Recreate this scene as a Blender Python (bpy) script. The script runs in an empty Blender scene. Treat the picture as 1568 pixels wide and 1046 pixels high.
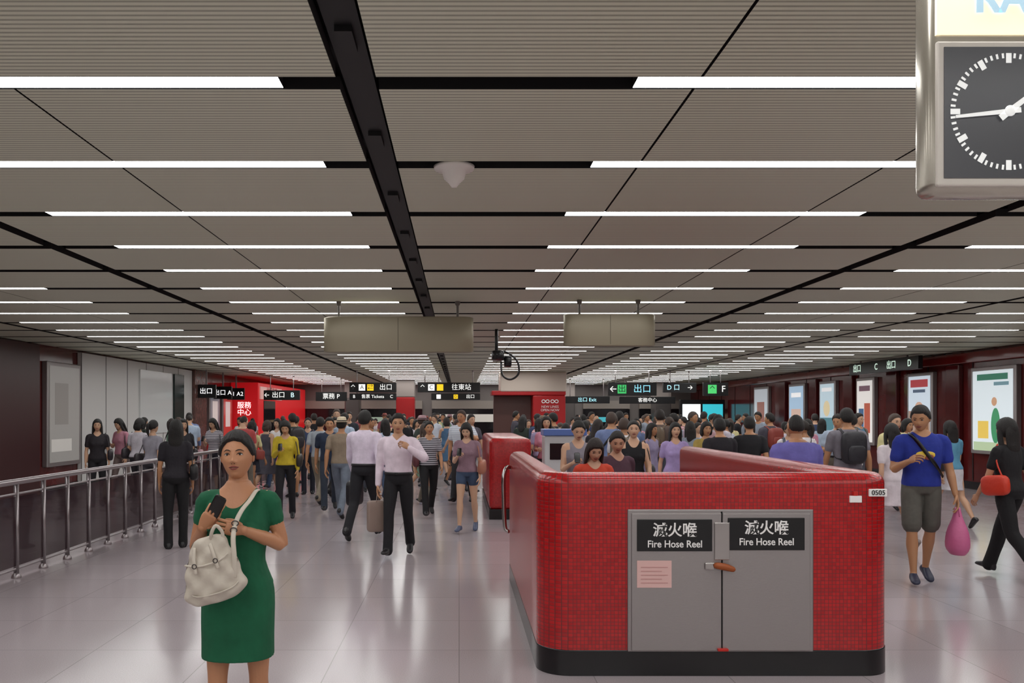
import bpy, bmesh, math, random
from mathutils import Vector, Matrix, Euler
from mathutils.bvhtree import BVHTree
random.seed(7)
V = Vector
scene = bpy.context.scene
CEIL = 3.25
# ------------------------------------------------------------------ helpers
def srgb(h):
    h = h.lstrip('#')
    c = [int(h[i:i+2], 16)/255 for i in (0, 2, 4)]
    return tuple((x/12.92 if x <= .04045 else ((x+.055)/1.055)**2.4) for x in c)+(1.0,)
MC = {}
def mat(name, col, rough=.6, metal=0., bump=0., bscale=60., emit=0., var=0., vscale=8., coat=0., stretch=None, stripe=None):
    key = (name, col, rough, metal, bump, bscale, emit, var, stripe)
    if key in MC: return MC[key]
    m = bpy.data.materials.new(name); m.use_nodes = True
    nt = m.node_tree; b = nt.nodes['Principled BSDF']
    c = srgb(col)
    b.inputs['Base Color'].default_value = c
    b.inputs['Roughness'].default_value = rough
    b.inputs['Metallic'].default_value = metal
    if coat: b.inputs['Coat Weight'].default_value = coat; b.inputs['Coat Roughness'].default_value = .08
    if emit:
        b.inputs['Emission Color'].default_value = c
        b.inputs['Emission Strength'].default_value = emit
    if bump or var or stripe:
        tc = nt.nodes.new('ShaderNodeTexCoord')
        src = tc.outputs['Object']
        if stretch:
            mp = nt.nodes.new('ShaderNodeMapping'); mp.inputs['Scale'].default_value = stretch
            nt.links.new(src, mp.inputs[0]); src = mp.outputs[0]
        if bump:
            n = nt.nodes.new('ShaderNodeTexNoise'); n.inputs['Scale'].default_value = bscale
            n.inputs['Detail'].default_value = 3
            bp = nt.nodes.new('ShaderNodeBump'); bp.inputs['Strength'].default_value = bump
            bp.inputs['Distance'].default_value = .02
            nt.links.new(src, n.inputs['Vector']); nt.links.new(n.outputs['Fac'], bp.inputs['Height'])
            nt.links.new(bp.outputs[0], b.inputs['Normal'])
        out = None
        if var:
            n2 = nt.nodes.new('ShaderNodeTexNoise'); n2.inputs['Scale'].default_value = vscale
            n2.inputs['Detail'].default_value = 4
            r = nt.nodes.new('ShaderNodeValToRGB')
            r.color_ramp.elements[0].position = .3; r.color_ramp.elements[1].position = .7
            r.color_ramp.elements[0].color = tuple(x*(1-var) for x in c[:3])+(1,)
            r.color_ramp.elements[1].color = tuple(min(1, x*(1+var*.5)) for x in c[:3])+(1,)
            nt.links.new(src, n2.inputs['Vector']); nt.links.new(n2.outputs['Fac'], r.inputs[0])
            out = r.outputs[0]
        if stripe:
            wv = nt.nodes.new('ShaderNodeTexWave'); wv.bands_direction = 'Z'; wv.inputs['Scale'].default_value = 9
            wv.inputs['Distortion'].default_value = .3
            nt.links.new(src, wv.inputs['Vector'])
            r3 = nt.nodes.new('ShaderNodeValToRGB'); r3.color_ramp.elements[0].position = .45; r3.color_ramp.elements[1].position = .55
            nt.links.new(wv.outputs['Fac'], r3.inputs[0])
            mx = nt.nodes.new('ShaderNodeMix'); mx.data_type = 'RGBA'
            nt.links.new(r3.outputs[0], mx.inputs['Factor'])
            if out: nt.links.new(out, mx.inputs['A'])
            else: mx.inputs['A'].default_value = c
            mx.inputs['B'].default_value = srgb(stripe); out = mx.outputs['Result']
        if out: nt.links.new(out, b.inputs['Base Color'])
    MC[key] = m
    return m

class MB:
    def __init__(s): s.v = []; s.f = []; s.m = []
    def add(s, vs, fs, m):
        o = len(s.v); s.v += [V(x) for x in vs]
        s.f += [tuple(i+o for i in f) for f in fs]; s.m += (m if isinstance(m, list) else [m]*len(fs))
    def rings(s, R, m, caps=True):
        n = len(R[0]); vs = [p for r in R for p in r]; fs = []
        for i in range(len(R)-1):
            for j in range(n):
                a = i*n+j; b = i*n+(j+1) % n
                fs.append((a, b, b+n, a+n))
        if caps:
            c0 = sum(R[0], V((0, 0, 0)))/n; c1 = sum(R[-1], V((0, 0, 0)))/n
            k = len(vs); vs += [c0, c1]
            for j in range(n):
                fs.append((k, (j+1) % n, j))
                o = (len(R)-1)*n
                fs.append((k+1, o+j, o+(j+1) % n))
        s.add(vs, fs, m)
    def xf(s, M, start=0):
        for i in range(start, len(s.v)): s.v[i] = M @ s.v[i]
    def mesh(s, name, mats=None, smooth=True):
        me = bpy.data.meshes.new(name)
        me.from_pydata([tuple(x) for x in s.v], [], s.f)
        me.polygons.foreach_set('material_index', s.m)
        if smooth: me.polygons.foreach_set('use_smooth', [True]*len(s.f))
        for k in (mats or []): me.materials.append(k)
        me.update()
        return me
def cr(pts, k):
    out = []; n = len(pts)
    for i in range(n-1):
        p0 = pts[max(i-1, 0)]; p1 = pts[i]; p2 = pts[i+1]; p3 = pts[min(i+2, n-1)]
        for j in range(k):
            t = j/k
            out.append(tuple(.5*((2*b)+(-a+c)*t+(2*a-5*b+4*c-d)*t*t+(-a+3*b-3*c+d)*t**3)
                             for a, b, c, d in zip(p0, p1, p2, p3)))
    out.append(tuple(pts[-1])); return out
def tube(mb, pts, rad, m, n=10, sub=3, u0=None, caps=True):
    rr = [(r, r) if not isinstance(r, tuple) else r for r in rad]
    L = [tuple(p)+r for p, r in zip(pts, rr)]
    if sub > 1 and len(L) > 2: L = cr(L, sub)
    P = [V(l[:3]) for l in L]; Rr = [(max(l[3], .0008), max(l[4], .0008)) for l in L]
    R = []; ref = V(u0) if u0 is not None else V((1, 0, 0)); prev = None
    fr = []
    for i, p in enumerate(P):
        t = (P[min(i+1, len(P)-1)]-P[max(i-1, 0)])
        if t.length < 1e-7: t = V((0, 0, 1))
        t.normalize()
        r0 = prev if (prev is not None and u0 is None) else ref
        u = r0-t*r0.dot(t)
        if u.length < .05:
            u = V((0, 1, 0)); u = u-t*u.dot(t)
        u.normalize(); prev = u; v = t.cross(u); fr.append((t, u, v))
    def mk(c, u, v, a, b): return [c+u*(a*math.cos(2*math.pi*k/n))+v*(b*math.sin(2*math.pi*k/n)) for k in range(n)]
    if caps:
        t, u, v = fr[0]; a, b = Rr[0]; q = min(a, b)
        R.append(mk(P[0]-t*q*.85, u, v, a*.45, b*.45)); R.append(mk(P[0]-t*q*.5, u, v, a*.82, b*.82))
    for (t, u, v), p, (a, b) in zip(fr, P, Rr): R.append(mk(p, u, v, a, b))
    if caps:
        t, u, v = fr[-1]; a, b = Rr[-1]; q = min(a, b)
        R.append(mk(P[-1]+t*q*.5, u, v, a*.82, b*.82)); R.append(mk(P[-1]+t*q*.85, u, v, a*.45, b*.45))
    mb.rings(R, m, caps)
def sq(c, e): return math.copysign(abs(c)**e, c)
def blob(mb, c, r, m, e=1., nu=14, nv=10, M=None):
    R = []; c = V(c)
    for i in range(1, nv):
        ph = -math.pi/2+math.pi*i/nv
        R.append([])
        for j in range(nu):
            th = 2*math.pi*j/nu
            p = V((r[0]*sq(math.cos(ph), e)*sq(math.cos(th), e), r[1]*sq(math.cos(ph), e)*sq(math.sin(th), e), r[2]*sq(math.sin(ph), e)))
            if M: p = M @ p
            R[-1].append(c+p)
    mb.rings(R, m)
def zloft(mb, L, m, n=20, sub=3, infl=0, T=None):
    L = [tuple(l)+((0,) if len(l) == 4 else ()) for l in L]
    if sub > 1: L = cr(L, sub)
    R = []
    for z, rx, ry, yo, xo in L:
        R.append([V((xo+(rx+infl)*sq(math.cos(2*math.pi*k/n), .88), yo+(ry+infl)*sq(math.sin(2*math.pi*k/n), .88), z)) for k in range(n)])
    if T: R = [[T(p) for p in r] for r in R]
    mb.rings(R, m)
def link(o): scene.collection.objects.link(o); return o
def empty(name, loc=(0, 0, 0)):
    e = bpy.data.objects.new(name, None); e.location = loc; e.empty_display_size = .2
    return link(e)
def par(o, p):
    o.parent = p; o.matrix_parent_inverse = Matrix.Translation(p.location).inverted()
    return o
def bx(name, x0, x1, y0, y1, z0, z1, m, bev=0., parent=None, seg=2, uv=False):
    bm = bmesh.new(); bmesh.ops.create_cube(bm, size=1)
    bmesh.ops.scale(bm, vec=(x1-x0, y1-y0, z1-z0), verts=bm.verts)
    if bev: bmesh.ops.bevel(bm, geom=list(bm.edges), offset=bev, segments=seg, affect='EDGES', profile=.5)
    me = bpy.data.meshes.new(name)
    if uv:
        l = bm.loops.layers.uv.new('UVMap')
        for f in bm.faces:
            nn = f.normal
            for lp in f.loops:
                c = lp.vert.co
                if abs(nn.z) > .75: lp[l].uv = (c.x, c.y)
                elif abs(nn.x) > abs(nn.y): lp[l].uv = (c.y, c.z)
                else: lp[l].uv = (c.x, c.z)
    if bev and seg > 2:
        for f in bm.faces: f.smooth = True
    bm.to_mesh(me); bm.free(); me.materials.append(m)
    o = link(bpy.data.objects.new(name, me)); o.location = ((x0+x1)/2, (y0+y1)/2, (z0+z1)/2)
    if parent: par(o, parent)
    return o
def mbo(mb, name, mats, parent=None, smooth=True, loc=None):
    o = link(bpy.data.objects.new(name, mb.mesh(name, mats, smooth)))
    if loc: o.location = loc
    if parent: par(o, parent)
    return o
def txt(name, s, loc, size, m, parent=None, rz=0., sx=1., align='CENTER', bold=0.):
    c = bpy.data.curves.new(name, 'FONT'); c.body = s; c.size = size; c.align_x = align; c.align_y = 'CENTER'
    c.extrude = .0015; c.offset = bold; c.materials.append(m)
    o = link(bpy.data.objects.new(name, c)); o.location = loc
    o.rotation_euler = (math.pi/2, 0, rz); o.scale = (sx, 1, 1)
    if parent: par(o, parent)
    return o

# ------------------------------------------------------------------ surface materials
def ceiling_mat():
    m = bpy.data.materials.new('ribbed_ceiling_panel'); m.use_nodes = True; nt = m.node_tree
    b = nt.nodes['Principled BSDF']; b.inputs['Roughness'].default_value = .5
    g = nt.nodes.new('ShaderNodeNewGeometry'); s = nt.nodes.new('ShaderNodeSeparateXYZ')
    nt.links.new(g.outputs['Position'], s.inputs[0])
    mu = nt.nodes.new('ShaderNodeMath'); mu.operation = 'MULTIPLY'; mu.inputs[1].default_value = 2*math.pi/.036
    nt.links.new(s.outputs['Y'], mu.inputs[0])
    si = nt.nodes.new('ShaderNodeMath'); si.operation = 'SINE'; nt.links.new(mu.outputs[0], si.inputs[0])
    r = nt.nodes.new('ShaderNodeMapRange'); r.inputs['From Min'].default_value = -1; r.inputs['From Max'].default_value = .2
    nt.links.new(si.outputs[0], r.inputs['Value'])
    mx = nt.nodes.new('ShaderNodeMix'); mx.data_type = 'RGBA'
    mx.inputs['A'].default_value = srgb('#989a88'); mx.inputs['B'].default_value = srgb('#cfd1bb')
    nt.links.new(r.outputs[0], mx.inputs['Factor']); nt.links.new(mx.outputs['Result'], b.inputs['Base Color'])
    return m
def floor_mat():
    m = bpy.data.materials.new('polished_terrazzo_tiles'); m.use_nodes = True; nt = m.node_tree
    b = nt.nodes['Principled BSDF']
    g = nt.nodes.new('ShaderNodeNewGeometry')
    br = nt.nodes.new('ShaderNodeTexBrick'); br.offset = 0; br.squash = 1
    br.inputs['Scale'].default_value = 1; br.inputs['Brick Width'].default_value = .9; br.inputs['Row Height'].default_value = .9
    br.inputs['Mortar Size'].default_value = .004; br.inputs['Mortar Smooth'].default_value = .2
    br.inputs['Color1'].default_value = srgb('#b2a7ab'); br.inputs['Color2'].default_value = srgb('#a99ea2'); br.inputs['Mortar'].default_value = srgb('#91878b')
    nt.links.new(g.outputs['Position'], br.inputs['Vector'])
    n = nt.nodes.new('ShaderNodeTexNoise'); n.inputs['Scale'].default_value = 140; n.inputs['Detail'].default_value = 2
    nt.links.new(g.outputs['Position'], n.inputs['Vector'])
    r = nt.nodes.new('ShaderNodeMapRange'); r.inputs['From Min'].default_value = .3; r.inputs['From Max'].default_value = .7; r.inputs['To Min'].default_value = .86; r.inputs['To Max'].default_value = 1.06
    nt.links.new(n.outputs['Fac'], r.inputs['Value'])
    mm = nt.nodes.new('ShaderNodeVectorMath'); mm.operation = 'SCALE'
    nt.links.new(br.outputs['Color'], mm.inputs[0]); nt.links.new(r.outputs[0], mm.inputs['Scale'])
    nt.links.new(mm.outputs[0], b.inputs['Base Color'])
    n2 = nt.nodes.new('ShaderNodeTexNoise'); n2.inputs['Scale'].default_value = 1.3; n2.inputs['Detail'].default_value = 3
    nt.links.new(g.outputs['Position'], n2.inputs['Vector'])
    r2 = nt.nodes.new('ShaderNodeMapRange'); r2.inputs['To Min'].default_value = .10; r2.inputs['To Max'].default_value = .22
    nt.links.new(n2.outputs['Fac'], r2.inputs['Value']); nt.links.new(r2.outputs[0], b.inputs['Roughness'])
    b.inputs['Specular IOR Level'].default_value = .85
    return m
def mosaic_mat():
    m = bpy.data.materials.new('red_mosaic_tile'); m.use_nodes = True; nt = m.node_tree
    b = nt.nodes['Principled BSDF']; b.inputs['Roughness'].default_value = .2
    uv = nt.nodes.new('ShaderNodeUVMap')
    br = nt.nodes.new('ShaderNodeTexBrick'); br.offset = 0
    br.inputs['Scale'].default_value = 1; br.inputs['Brick Width'].default_value = .025; br.inputs['Row Height'].default_value = .025
    br.inputs['Mortar Size'].default_value = .0022; br.inputs['Mortar Smooth'].default_value = .3; br.inputs['Bias'].default_value = 0
    br.inputs['Color1'].default_value = srgb('#bd1c1e'); br.inputs['Color2'].default_value = srgb('#a21418'); br.inputs['Mortar'].default_value = srgb('#702626')
    nt.links.new(uv.outputs[0], br.inputs['Vector']); nt.links.new(br.outputs['Color'], b.inputs['Base Color'])
    bp = nt.nodes.new('ShaderNodeBump'); bp.inputs['Strength'].default_value = .35; bp.inputs['Distance'].default_value = .002; bp.invert = True
    nt.links.new(br.outputs['Fac'], bp.inputs['Height']); nt.links.new(bp.outputs[0], b.inputs['Normal'])
    return m
M_CEIL = ceiling_mat(); M_FLOOR = floor_mat(); M_MOS = mosaic_mat()
M_DARK = mat('slot_black', '#0c0b0b', .8)
M_TUBE = mat('fluorescent_tube', '#fcfcfb', .4, emit=15.8)
M_BLACK = mat('gloss_black', '#101012', .3)
M_BASE = mat('black_plinth_stone', '#131214', .22)
M_STEEL = mat('brushed_steel', '#a09a99', .38, .8, bump=.12, bscale=30, stretch=(1, 1, 25))
M_STEEL2 = mat('polished_steel', '#b9b5b2', .2, 1.)
M_WHITE = mat('white_print', '#f2f0ee', .5)
M_WEM = mat('lit_white_print', '#ffffff', .5, emit=1.1)
M_BEIGE = mat('beige_enamel_metal', '#938b76', .45, .2)
M_MAROON = mat('maroon_enamel_panel', '#5a1a1a', .14, var=.25, vscale=2.)
M_RED = mat('signal_red_panel', '#b0181c', .35)
M_REDL = mat('glowing_red_front', '#d3181f', .4, emit=.3)  # slight glow over the whole shop front makes its red look bright
M_GREY = mat('grey_enamel_panel', '#d2d1ce', .4)
M_GLASS = mat('dark_tinted_glass', '#1b1a1d', .08)

# ------------------------------------------------------------------ room shell
XL, XR, YB, YF = -9.0, 12.0, -7.6, 44.0
HX0, HX1, HY0, HY1 = .74, 2.72, 6.0, 7.75
fl = MB()
def quad(mb, x0, x1, y0, y1, z, m=0): mb.add([(x0, y0, z), (x1, y0, z), (x1, y1, z), (x0, y1, z)], [(0, 1, 2, 3)], m)
quad(fl, XL, XR, YB, HY0, 0); quad(fl, XL, HX0, HY0, HY1, 0); quad(fl, HX1, XR, HY0, HY1, 0); quad(fl, XL, XR, HY1, YF, 0)
nst = 6
for i in range(nst):
    y1 = HY1-i*.29; y0 = y1-.29; z = -.17*(i+1); z0 = -.17*i
    fl.add([(HX0, y1, z0), (HX1, y1, z0), (HX1, y1, z), (HX0, y1, z)], [(0, 1, 2, 3)], 1)
    quad(fl, HX0, HX1, y0, y1, z, 1)
for x in (HX0, HX1):
    fl.add([(x, HY0, 0), (x, HY1, 0), (x, HY1, -1.1), (x, HY0, -1.1)], [(0, 1, 2, 3)], 2)
fl.add([(HX0, HY0, 0), (HX1, HY0, 0), (HX1, HY0, -1.1), (HX0, HY0, -1.1)], [(0, 1, 2, 3)], 2)
mbo(fl, 'floor', [M_FLOOR, mat('stair_granite', '#6c6466', .5), M_BASE], smooth=False)

pan = MB()
def pbox(mb, x0, x1, y0, y1, z0, z1, m=0, ms=None):
    ms = m if ms is None else ms
    mb.add([(x0, y0, z0), (x1, y0, z0), (x1, y1, z0), (x0, y1, z0), (x0, y0, z1), (x1, y0, z1), (x1, y1, z1), (x0, y1, z1)],
           [(0, 3, 2, 1), (4, 5, 6, 7), (0, 1, 5, 4), (1, 2, 6, 5), (2, 3, 7, 6), (3, 0, 4, 7)], [m, ms, ms, ms, ms, ms])
xs = [(-9, -7.56), (-7.44, -5.6), (-5.59, -3.70), (-3.57, -2.056), (-2.044, -.55), (-.37, 1.074), (1.088, 2.574), (2.588, 3.93), (4.07, 5.6),
      (5.612, 7.2), (7.3, 8.9), (8.912, 10.4), (10.412, 12)]
lt = MB(); SP = 1.26
for i in range(-9, 33):
    y = 3.85+SP*i
    if y+SP < YF:
        for a, b in xs: pbox(pan, a, b, y+.072, y+SP-.072, CEIL, CEIL+.06, 0, 1)
    if y < YF:
        for a, b in ((-7.2, -4.95), (-3.08, -.81), (.80, 3.03), (4.58, 6.8), (7.75, 10.0)):
            pbox(lt, a, b, y-.062, y+.062, CEIL+.004, CEIL+.05, 0, 1)
quad(pan, XL, XR, YB, YF, CEIL+.12, 1)
mbo(pan, 'ceiling', [M_CEIL, M_DARK], smooth=False)
mbo(lt, 'ceiling_strip_lights', [M_TUBE, M_DARK], smooth=False)
ch = MB()
pbox(ch, -.53, -.39, YB, YF, CEIL+.04, CEIL+.09)
for i in range(30):
    y = 2.1+i*1.26
    pbox(ch, -.495, -.425, y, y+.2, CEIL+.015, CEIL+.04)
mbo(ch, 'ceiling_cable_channel', [mat('black_duct', '#050506', .6)], smooth=False)
bx('wall_left', XL-.2, XL, YB, YF, 0, CEIL+.12, M_MAROON)
bx('wall_right', XR, XR+.2, YB, YF, 0, CEIL+.12, M_MAROON)
bx('wall_back', XL, XR, YB-.2, YB, 0, CEIL+.12, M_GREY)
bx('wall_front', XL, XR, YF, YF+.2, 0, CEIL+.12, mat('far_wall_enamel', '#7d7672', .35))
bx('baseboard_right', XR-.03, XR, YB, YF, 0, .18, M_BASE)
bx('baseboard_left', XL, XL+.03, YB, YF, 0, .18, M_BASE)

# far wall shopfronts
sf = empty('distant_shopfront', (1, 43.8, 1.5))
for k, (a, b) in enumerate(((-8.8, -5.6), (-5.2, -1.9), (-1.4, 2.2), (2.9, 5.9), (6.4, 8.8), (9.3, 11.7))):
    bx('glazing_%d' % k, a, b, 43.8, 43.98, .1, 2.0, M_GLASS, parent=sf)
    bx('lintel_%d' % k, a, b, 43.75, 43.98, 2.03, 2.45, mat('cream_lintel', '#8f877e', .5), parent=sf)
    bx('lit_shelf_%d' % k, a+.3, b-.4, 43.74, 43.79, 1.35, 1.45+.15*(k % 3), mat('shop_glow_%d' % k, ['#c9b28a', '#9fb6a4', '#c8c4bb', '#88a7b5', '#4fc3cf', '#bda98f'][k], .5, emit=.3), parent=sf)
# ------------------------------------------------------------------ left wall items
lw = empty('left_wall_cladding', (-8.9, 24, 1.5))
bx('grey_panel_run', -8.99, -8.9, 20.0, 28.3, .15, 3.2, M_GREY, parent=lw)
for k in range(7):
    bx('panel_joint_%d' % k, -8.905, -8.893, 20.0+k*1.38, 20.02+k*1.38, .15, 3.2, mat('joint_grey', '#5d5a58', .6), parent=lw)
bx('column_dark', -8.99, -8.93, 16.2, 18.1, 0, 3.24, mat('oxblood_column', '#3a1012', .35), .02, parent=lw)
bx('dark_jamb', -8.99, -8.84, 26.4, 27.3, .1, 3.0, mat('dark_green_panel', '#1d2a27', .2), parent=lw)
bx('poster_glare_panel', -8.95, -8.86, 23.6, 26.2, 1.2, 3.0, mat('poster_glare_white', '#dcdedd', .1), parent=lw)  # white glare on a reflective poster, put into the panel colour
bx('marble_pier', -8.99, -8.8, 28.3, 29.6, 0, 3.24, mat('red_marble', '#6b4a44', .2, var=.4), parent=lw)
def wall_poster(name, side, y0, y1, z0, z1, base, shapes, lit=.9, frame=M_STEEL):
    """shapes: (cy, cz, half_w, half_h, colour[, 'o']) in fractions of the sheet"""
    X = XL if side < 0 else XR; s = -side
    e = empty(name, (X, (y0+y1)/2, (z0+z1)/2))
    def X2(a, b): return (min(X+s*a, X+s*b), max(X+s*a, X+s*b))
    a, b = X2(.0, .13); bx('frame', a, b, y0, y1, z0, z1, frame, .02, parent=e)
    a, b = X2(.13, .137); bx('poster', a, b, y0+.09, y1-.09, z0+.09, z1-.09, mat(name+'_art', base, .3, emit=lit), parent=e)
    for i, sh in enumerate(shapes):
        cy, cz, ry, rz, col = sh[:5]
        yy = y0+(y1-y0)*cy; zz = z0+(z1-z0)*cz; m = mat('art_'+col, col, .4, emit=lit*.8)
        if len(sh) > 5:
            mb = MB(); blob(mb, (X+s*.140, yy, zz), (.004, ry*(y1-y0), rz*(z1-z0)), 0, 1., 16, 16); mbo(mb, 'art_%d' % i, [m], parent=e)
        else:
            a, b = X2(.137, .1385+.0004*i)
            bx('art_%d' % i, a, b, yy-ry*(y1-y0), yy+ry*(y1-y0), zz-rz*(z1-z0), zz+rz*(z1-z0), m, parent=e)
    return e
wall_poster('framed_poster', -1, 18.3, 19.9, .6, 2.9, '#a5a29e', [(.4, .6, .2, .2, '#948f8a'), (.4, .2, .3, .06, '#d8d4ce')], .15)
for y0, c in ((30.2, '#7a7f86'), (31.9, '#b9443e')):
    wall_poster('shop_poster', -1, y0, y0+1.3, .8, 2.7, c, [(.5, .5, .25, .25, '#e8dcd8')], .3)
rs = empty('red_shop_unit', (-8.3, 38, 1.6))
bx('red_shop_front', -8.98, -7.9, 33.4, 43.6, 0, 3.0, M_REDL, .03, parent=rs)
bx('shop_recess', -7.91, -7.88, 34.3, 36.4, .1, 2.3, M_GLASS, parent=rs)
bx('shop_fascia', -7.9, -7.85, 33.6, 37.6, 2.35, 2.85, mat('fascia_white', '#d8a9a2', .4, emit=.3), parent=rs)
txt('shop_sign_text', '地鐵商店', (-7.84, 35.6, 2.6), .5, mat('sign_red', '#b01015', .5), rs, math.pi/2)
txt('shop_side_text', '服務\n中心', (-8.45, 33.38, 1.95), .28, M_WEM, rs)
for y0, t in ((28.6, '出口'), (30.6, '出口 A'), (32.4, 'A1 A2')):
    e = empty('illuminated_exit_sign', (-8.5, y0, 2.6))
    bx('box', -8.85, -8.2, y0, y0+.12, 2.3, 2.75, M_BLACK, .01, parent=e)
    txt('text', t, (-8.52, y0-.005, 2.52), .22, M_WEM, e)
    bx('hanger', -8.55, -8.5, y0+.04, y0+.08, 2.75, CEIL, M_STEEL, parent=e)
# ------------------------------------------------------------------ right wall items
specs = [(18.1, 19.7, '#d4dfe4', [(.5, .09, .42, .05, '#b3c7a2'), (.42, .33, .10, .20, '#3f8f62', 'o'), (.45, .60, .06, .05, '#c79a7a', 'o'), (.70, .28, .12, .10, '#e4c35a'), (.5, .88, .34, .035, '#2d6f58'), (.3, .80, .16, .02, '#6c8f9a')]),
         (21.3, 22.5, '#c5d2de', [(.5, .3, .42, .20, '#a08678'), (.5, .52, .18, .10, '#c9a08a', 'o'), (.5, .86, .34, .05, '#a8323a'), (.5, .76, .24, .02, '#4a5a70')]),
         (24.3, 25.4, '#dcd8d4', [(.35, .4, .16, .22, '#b0553f'), (.68, .36, .14, .18, '#3d5f86'), (.5, .84, .30, .04, '#6a4a58')]),
         (26.8, 28.0, '#b4c8d2', [(.5, .25, .42, .15, '#4f7f8a'), (.5, .55, .2, .13, '#d8c8a0', 'o'), (.5, .86, .3, .03, '#f0f0f0')]),
         (29.2, 30.6, '#9fbad2', [(.5, .35, .3, .2, '#d0b0a0'), (.5, .8, .3, .04, '#ffffff')]),
         (32.6, 34.2, '#a8aeb4', [(.5, .5, .25, .2, '#8a5548')]), (15.0, 16.6, '#cfc8bc', [(.5, .4, .3, .2, '#a0604a'), (.5, .8, .3, .05, '#405a78')])]
for y0, y1, c, sh in specs: wall_poster('backlit_advert', 1, y0, y1, .85, 2.82, c, sh, .6)
rw = empty('right_wall_cladding', (11.9, 20, 1.5))
for k in range(18):
    y = 10.3+k*1.9
    bx('joint_%d' % k, XR-.012, XR-.002, y, y+.03, .2, 3.2, M_DARK, parent=rw)
bx('cornice_band', XR-.10, XR-.005, YB+.1, 43.5, 2.95, 3.2, mat('maroon_band', '#6b1d1c', .1), .02, parent=rw)
for k, y in enumerate((17.2, 20.2, 23.1, 25.7, 28.3, 31.0)):
    bx('pier_%d' % k, XR-.12, XR-.004, y, y+.55, .19, 2.93, mat('maroon_pier', '#4d1416', .12), .02, parent=rw)
e = empty('wall_exit_sign', (11.3, 22.7, 3.0))
bx('sign_box', 11.3, 11.42, 20.9, 24.6, 2.87, 3.20, M_BLACK, .01, parent=e)
for k, (y0, t) in enumerate(((24.1, '出口'), (23.0, 'C'), (22.2, '出口'), (21.3, 'D'))):
    txt('sign_text_%d' % k, t, (11.293, y0, 3.03), .24, mat('pale_green_text', '#cfe9d6', .5, emit=1.1), e, -math.pi/2)
for k, y in enumerate((21.5, 24.0)): bx('sign_bracket_%d' % k, 11.34, 11.38, y, y+.04, 3.2, CEIL, M_STEEL, parent=e)
# ------------------------------------------------------------------ hanging signs
def rods(e, xs_, y, z0, m=M_STEEL):
    for i, x in enumerate(xs_):
        mb = MB(); tube(mb, [V((x, y, z0)), V((x, y, CEIL))], [.016, .016], 0, 8, 1); mbo(mb, 'rod_%d' % i, [m], e)
        mb = MB(); tube(mb, [V((x, y, CEIL-.03)), V((x, y, CEIL-.005))], [.035, .035], 0, 12, 1); mbo(mb, 'rod_plate_%d' % i, [m], e)
def beige_sign(x0, x1, y, z0, z1, rx):
    e = empty('suspended_sign_housing', ((x0+x1)/2, y, z0))
    mb = MB(); n = 40; hx = (x1-x0)/2; cx = (x0+x1)/2; R = []
    for z, k in ((z0, .96), (z0+.012, 1.), (z1-.012, 1.), (z1, .96)):
        R.append([V((cx+hx*k*sq(math.cos(2*math.pi*j/n), .35), y+.10*k*sq(math.sin(2*math.pi*j/n), .8), z)) for j in range(n)])
    mb.rings(R, 0); o = mbo(mb, 'housing', [M_BEIGE], e)
    bx('seam', cx-.003, cx+.003, y-.102, y-.09, z0+.02, z1-.02, mat('joint_brown', '#5b5344', .6), parent=e)
    rods(e, rx, y, z1, mat('grey_rod', '#6b6862', .5))
beige_sign(-1.80, .19, 11.3, 2.57, 3.04, (-1.6, -.02))
beige_sign(1.37, 2.57, 11.15, 2.64, 3.06, (1.58, 2.35))
def black_sign(x0, x1, z0, z1, y, items, nm='direction_sign'):
    e = empty(nm, ((x0+x1)/2, y, (z0+z1)/2))
    bx('panel', x0, x1, y, y+.14, z0, z1, M_BLACK, .012, parent=e)
    rods(e, (x0+.25, x1-.25), y+.07, z1)
    w = x1-x0; h = z1-z0
    for i, (u, kind, col, t) in enumerate(items):
        xx = x0+u*w
        mm = mat('sign_lit_'+col, col, .5, emit=1.2)
        if kind == 'sq':
            bx('icon_%d' % i, xx-h*.33, xx+h*.33, y-.008, y+.002, z0+h*.17, z1-h*.17, mm, parent=e)
            if t: txt('icon_text_%d' % i, t, (xx, y-.012, (z0+z1)/2), h*.6, M_BLACK, e)
        else:
            txt('text_%d' % i, t, (xx, y-.006, (z0+z1)/2), h*(.68 if kind == 't' else .36), mm, e)
W = '#e0e0dc'
black_sign(-3.75, -2.15, 2.5, 2.83, 29, [(.08, 't', W, '↑'), (.27, 'sq', W, 'A'), (.45, 'sq', '#d8b21a', '⇄'), (.78, 't', W, '出口')])
black_sign(-3.75, -2.15, 2.24, 2.46, 29.02, [(.1, 't', W, 'B'), (.5, 't', W, '售票 Tickets'), (.9, 't', W, 'C')], 'direction_sign')
black_sign(-1.42, .72, 2.5, 2.83, 29, [(.08, 't', W, '↑'), (.22, 'sq', W, 'C'), (.36, 'sq', '#d8b21a', ''), (.70, 't', W, '往東站')])
black_sign(-.95, .72, 2.24, 2.46, 29.02, [(.15, 'sq', W, ''), (.5, 'sq', '#d8b21a', 'D'), (.8, 't', W, '出口')], 'direction_sign')
black_sign(5.1, 6.75, 2.38, 2.83, 29, [(.1, 't', W, '←'), (.28, 'sq', '#2f9a52', '出'), (.70, 't', '#7fc4d8', '出口')])
black_sign(7.05, 8.2, 2.5, 2.83, 29.3, [(.3, 't', '#a8dce8', 'D 口'), (.8, 't', W, '→')])
black_sign(8.35, 9.2, 2.38, 2.83, 29, [(.35, 'sq', '#3ea95a', '↑'), (.8, 't', W, 'F')])
black_sign(-7.6, -6.2, 2.3, 2.68, 33, [(.3, 't', W, '← 出口'), (.8, 't', '#bfe3e8', 'B')])
black_sign(-6.0, -4.7, 2.3, 2.68, 35.5, [(.5, 't', W, '票務 P')])
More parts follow.
